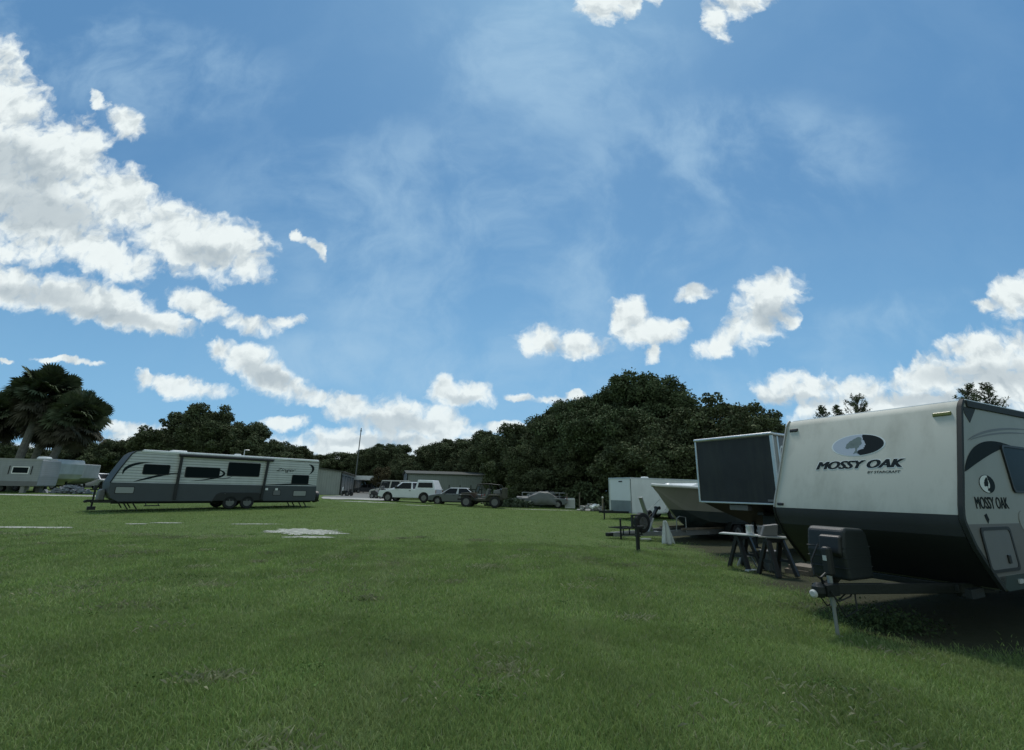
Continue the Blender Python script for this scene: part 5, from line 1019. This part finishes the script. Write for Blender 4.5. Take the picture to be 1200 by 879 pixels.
# ================================================================== grass
rng = np.random.default_rng(77)
def bare(X, Y):
    k = np.ones(len(X), bool)
    for cx, cy, a_, b_, r_ in PATCH:
        c, s = math.cos(R(r_)), math.sin(R(r_)); dx, dy = X - cx, Y - cy; k &= ((c * dx + s * dy) / a_) ** 2 + ((-s * dx + c * dy) / b_) ** 2 > rng.uniform(.0, 1.1, len(X)) ** 1.3
    return k
def blades(name, label, y0, y1, n, h_, w_, mt):
    Y = np.sqrt(rng.uniform(y0 ** 2, y1 ** 2, n)); X = rng.uniform(-1.42, 1.42, n) * Y + rng.uniform(-.8, .8, n); Z = zg(X, Y)
    ed = np.minimum(X - 3.3 - .14 * Y, Y - 7.4 + .42 * X) + .7 * np.sin(X * 2.1) * np.sin(Y * 1.7); keep = ((ed < .1) | (Y > 26) | (rng.uniform(0, 1, n) < np.clip(.45 - ed * .35, 0, 1))) & bare(X, Y); X, Y, Z = X[keep], Y[keep], Z[keep]; n = len(X)
    cl = .5 + .5 * np.sin(X * 1.9 + 1.3 * np.sin(Y * 1.1)) * np.sin(Y * 2.3 + X * .7) ; cl2 = np.sin(X * 7 + 2 * np.sin(Y * 5)) * np.sin(Y * 8.3)
    hh = h_ * rng.uniform(.45, 1.25, n) * (.80 + .25 * cl + .15 * cl2); a = rng.uniform(0, 6.283, n); ln = rng.uniform(.3, 1.3, n) * hh; dx, dy = np.cos(a) * ln, np.sin(a) * ln; b = rng.uniform(0, 3.14159, n); wx, wy = np.cos(b) * w_ / 2, np.sin(b) * w_ / 2
    V = np.stack([np.stack([X - wx, Y - wy, Z - .005], 1), np.stack([X + wx, Y + wy, Z - .005], 1), np.stack([X + dx * .45 + wx * .8, Y + dy * .45 + wy * .8, Z + hh * .7], 1), np.stack([X + dx, Y + dy, Z + hh], 1), np.stack([X + dx * .45 - wx * .8, Y + dy * .45 - wy * .8, Z + hh * .7], 1)], 1).reshape(-1, 3)
    base = np.arange(n)[:, None] * 5; F = np.concatenate([base + np.array([[0, 1, 2, 4]])], 0); T = base + np.array([[4, 2, 3]])
    me = bpy.data.meshes.new(name); me.vertices.add(len(V)); me.vertices.foreach_set('co', V.astype(np.float32).ravel()); li = np.concatenate([F.ravel(), T.ravel()]).astype(np.int32); me.loops.add(len(li)); me.loops.foreach_set('vertex_index', li)
    me.polygons.add(2 * n); me.polygons.foreach_set('loop_start', np.concatenate([np.arange(n) * 4, n * 4 + np.arange(n) * 3]).astype(np.int32)); me.polygons.foreach_set('loop_total', np.concatenate([np.full(n, 4), np.full(n, 3)]).astype(np.int32)); me.update(calc_edges=True); me.materials.append(mt)
    o = bpy.data.objects.new(name, me); col.objects.link(o); tag(o, label, 'grass', kind='stuff')
def grass_mat():
    m = bpy.data.materials.new('grass_blades'); m.use_nodes = True; t = m.node_tree; b = t.nodes['Principled BSDF']; b.inputs['Roughness'].default_value = .65; b.inputs['Specular IOR Level'].default_value = .3
    g = t.nodes.new('ShaderNodeNewGeometry'); cr = t.nodes.new('ShaderNodeValToRGB'); t.links.new(g.outputs['Random Per Island'], cr.inputs[0]); e = cr.color_ramp.elements
    e[0].position = 0; e[0].color = (.138, .208, .060, 1); e[1].position = 1; e[1].color = (.30, .31, .18, 1); x = e.new(.5); x.color = (.195, .288, .082, 1); x = e.new(.90); x.color = (.25, .338, .115, 1)
    tx = t.nodes.new('ShaderNodeTexCoord'); no = t.nodes.new('ShaderNodeTexNoise'); no.inputs['Scale'].default_value = .9; no.inputs['Detail'].default_value = 5; t.links.new(tx.outputs['Object'], no.inputs[0])
    mr = t.nodes.new('ShaderNodeMapRange'); mr.inputs[1].default_value = .35; mr.inputs[2].default_value = .65; mr.inputs[3].default_value = .84; mr.inputs[4].default_value = 1.22; t.links.new(no.outputs[0], mr.inputs[0])
    mp = t.nodes.new('ShaderNodeMapping'); mp.inputs['Scale'].default_value = (1.1, .16, 1); mp.inputs['Rotation'].default_value = (0, 0, R(-6)); t.links.new(tx.outputs['Object'], mp.inputs[0]); ns = t.nodes.new('ShaderNodeTexNoise'); ns.inputs['Scale'].default_value = 1.0; ns.inputs['Detail'].default_value = 6; ns.inputs['Roughness'].default_value = .7; t.links.new(mp.outputs[0], ns.inputs[0])
    ms_ = t.nodes.new('ShaderNodeMapRange'); ms_.interpolation_type = 'SMOOTHSTEP'; ms_.inputs[1].default_value = .47; ms_.inputs[2].default_value = .72; ms_.inputs[4].default_value = .55; t.links.new(ns.outputs[0], ms_.inputs[0]); mt_ = t.nodes.new('ShaderNodeMix'); mt_.data_type = 'RGBA'; t.links.new(ms_.outputs[0], mt_.inputs[0]); t.links.new(cr.outputs[0], mt_.inputs[6]); mt_.inputs[7].default_value = (.31, .35, .17, 1)
    m2 = t.nodes.new('ShaderNodeMix'); m2.data_type = 'RGBA'; m2.blend_type = 'MULTIPLY'; m2.inputs[0].default_value = 1; t.links.new(mt_.outputs[2], m2.inputs[6]); t.links.new(mr.outputs[0], m2.inputs[7]); t.links.new(m2.outputs[2], b.inputs['Base Color']); translucent(t, b, m2.outputs[2], .35); return m
GM = grass_mat()
blades('near_grass', 'short green mown grass in the foreground', 1.6, 6.0, 230000, .050, .0055, GM)
blades('middle_grass', 'short green grass across the middle of the field', 6.0, 14.0, 240000, .055, .011, GM)
blades('far_grass', 'short green grass of the far half of the field', 14.0, 42.0, 260000, .045, .016, GM)
def clumps(name, label, n, per, mt, h_, w_, seed, spread, y0=2.4, y1=15, broad=False):
    rg = np.random.default_rng(seed); Y = np.sqrt(rg.uniform(y0 ** 2, y1 ** 2, n)); X = rg.uniform(-1.25, 1.25, n) * Y; ok = np.minimum(X - 3.6 - .14 * Y, Y - 7.2 + .42 * X) < 0; X, Y = X[ok], Y[ok]
    k = rg.integers(per // 3, per, len(X)); s = spread * rg.uniform(.4, 1.5, len(X)); x = np.repeat(X, k) + rg.normal(size=k.sum()) * np.repeat(s * 1.4, k); y = np.repeat(Y, k) + rg.normal(size=k.sum()) * np.repeat(s, k); z = zg(x, y); m = len(x)
    if broad: P = np.stack([x, y, z + rg.uniform(.02, h_, m)], 1); Nn = rg.normal(size=(m, 3)) * .5 + np.array([0, 0, 1]); Nn /= np.linalg.norm(Nn, axis=1)[:, None]; V, F = cards(P, Nn, w_, rg, .6)
    else:
        a = rg.uniform(0, 6.283, m); hh = h_ * rg.uniform(.4, 1.3, m); ln = hh * rg.uniform(.5, 1.8, m); b = rg.uniform(0, 3.14, m); wx, wy = np.cos(b) * w_ / 2, np.sin(b) * w_ / 2; c1, c2 = x + np.cos(a) * ln * .5, y + np.sin(a) * ln * .5
        V = np.stack([np.stack([x - wx, y - wy, z], 1), np.stack([x + wx, y + wy, z], 1), np.stack([c1 + wx * .7, c2 + wy * .7, z + hh * .8], 1), np.stack([x + np.cos(a) * ln, y + np.sin(a) * ln, z + hh], 1)], 1).reshape(-1, 3); F = np.arange(m * 4).reshape(-1, 4)
    o = bpy.data.objects.new(name, mesh_np(name, V, F, mt)); col.objects.link(o); tag(o, label, 'grass' if not broad else 'weeds', kind='stuff')
clumps('dry_grass', 'pale dry tufts scattered through the lawn', 170, 150, leaf_mat('straw_blades', (.24, .25, .13), (.42, .40, .25)), .05, .006, 5, .16)
clumps('lawn_weeds', 'patches of broad leaved weeds in the lawn', 130, 160, leaf_mat('clover_leaves', (.07, .13, .035), (.12, .20, .06)), .045, .012, 6, .16, broad=True)
# low weed in the shade below the camper nose
p = pt(1035, 6.6); rg = np.random.default_rng(9); n = 1800; P = np.stack([rg.normal(p.x, .30, n), rg.normal(p.y, .22, n), p.z + np.abs(rg.normal(0, .10, n))], 1); V, F = cards(P, sphere_pts(n, rg), .022, rg); o = bpy.data.objects.new('weeds', mesh_np('weeds', V, F, SHRUBL)); col.objects.link(o); tag(o, 'leafy weeds in the shade under the cream camper tongue', 'weeds', kind='stuff')
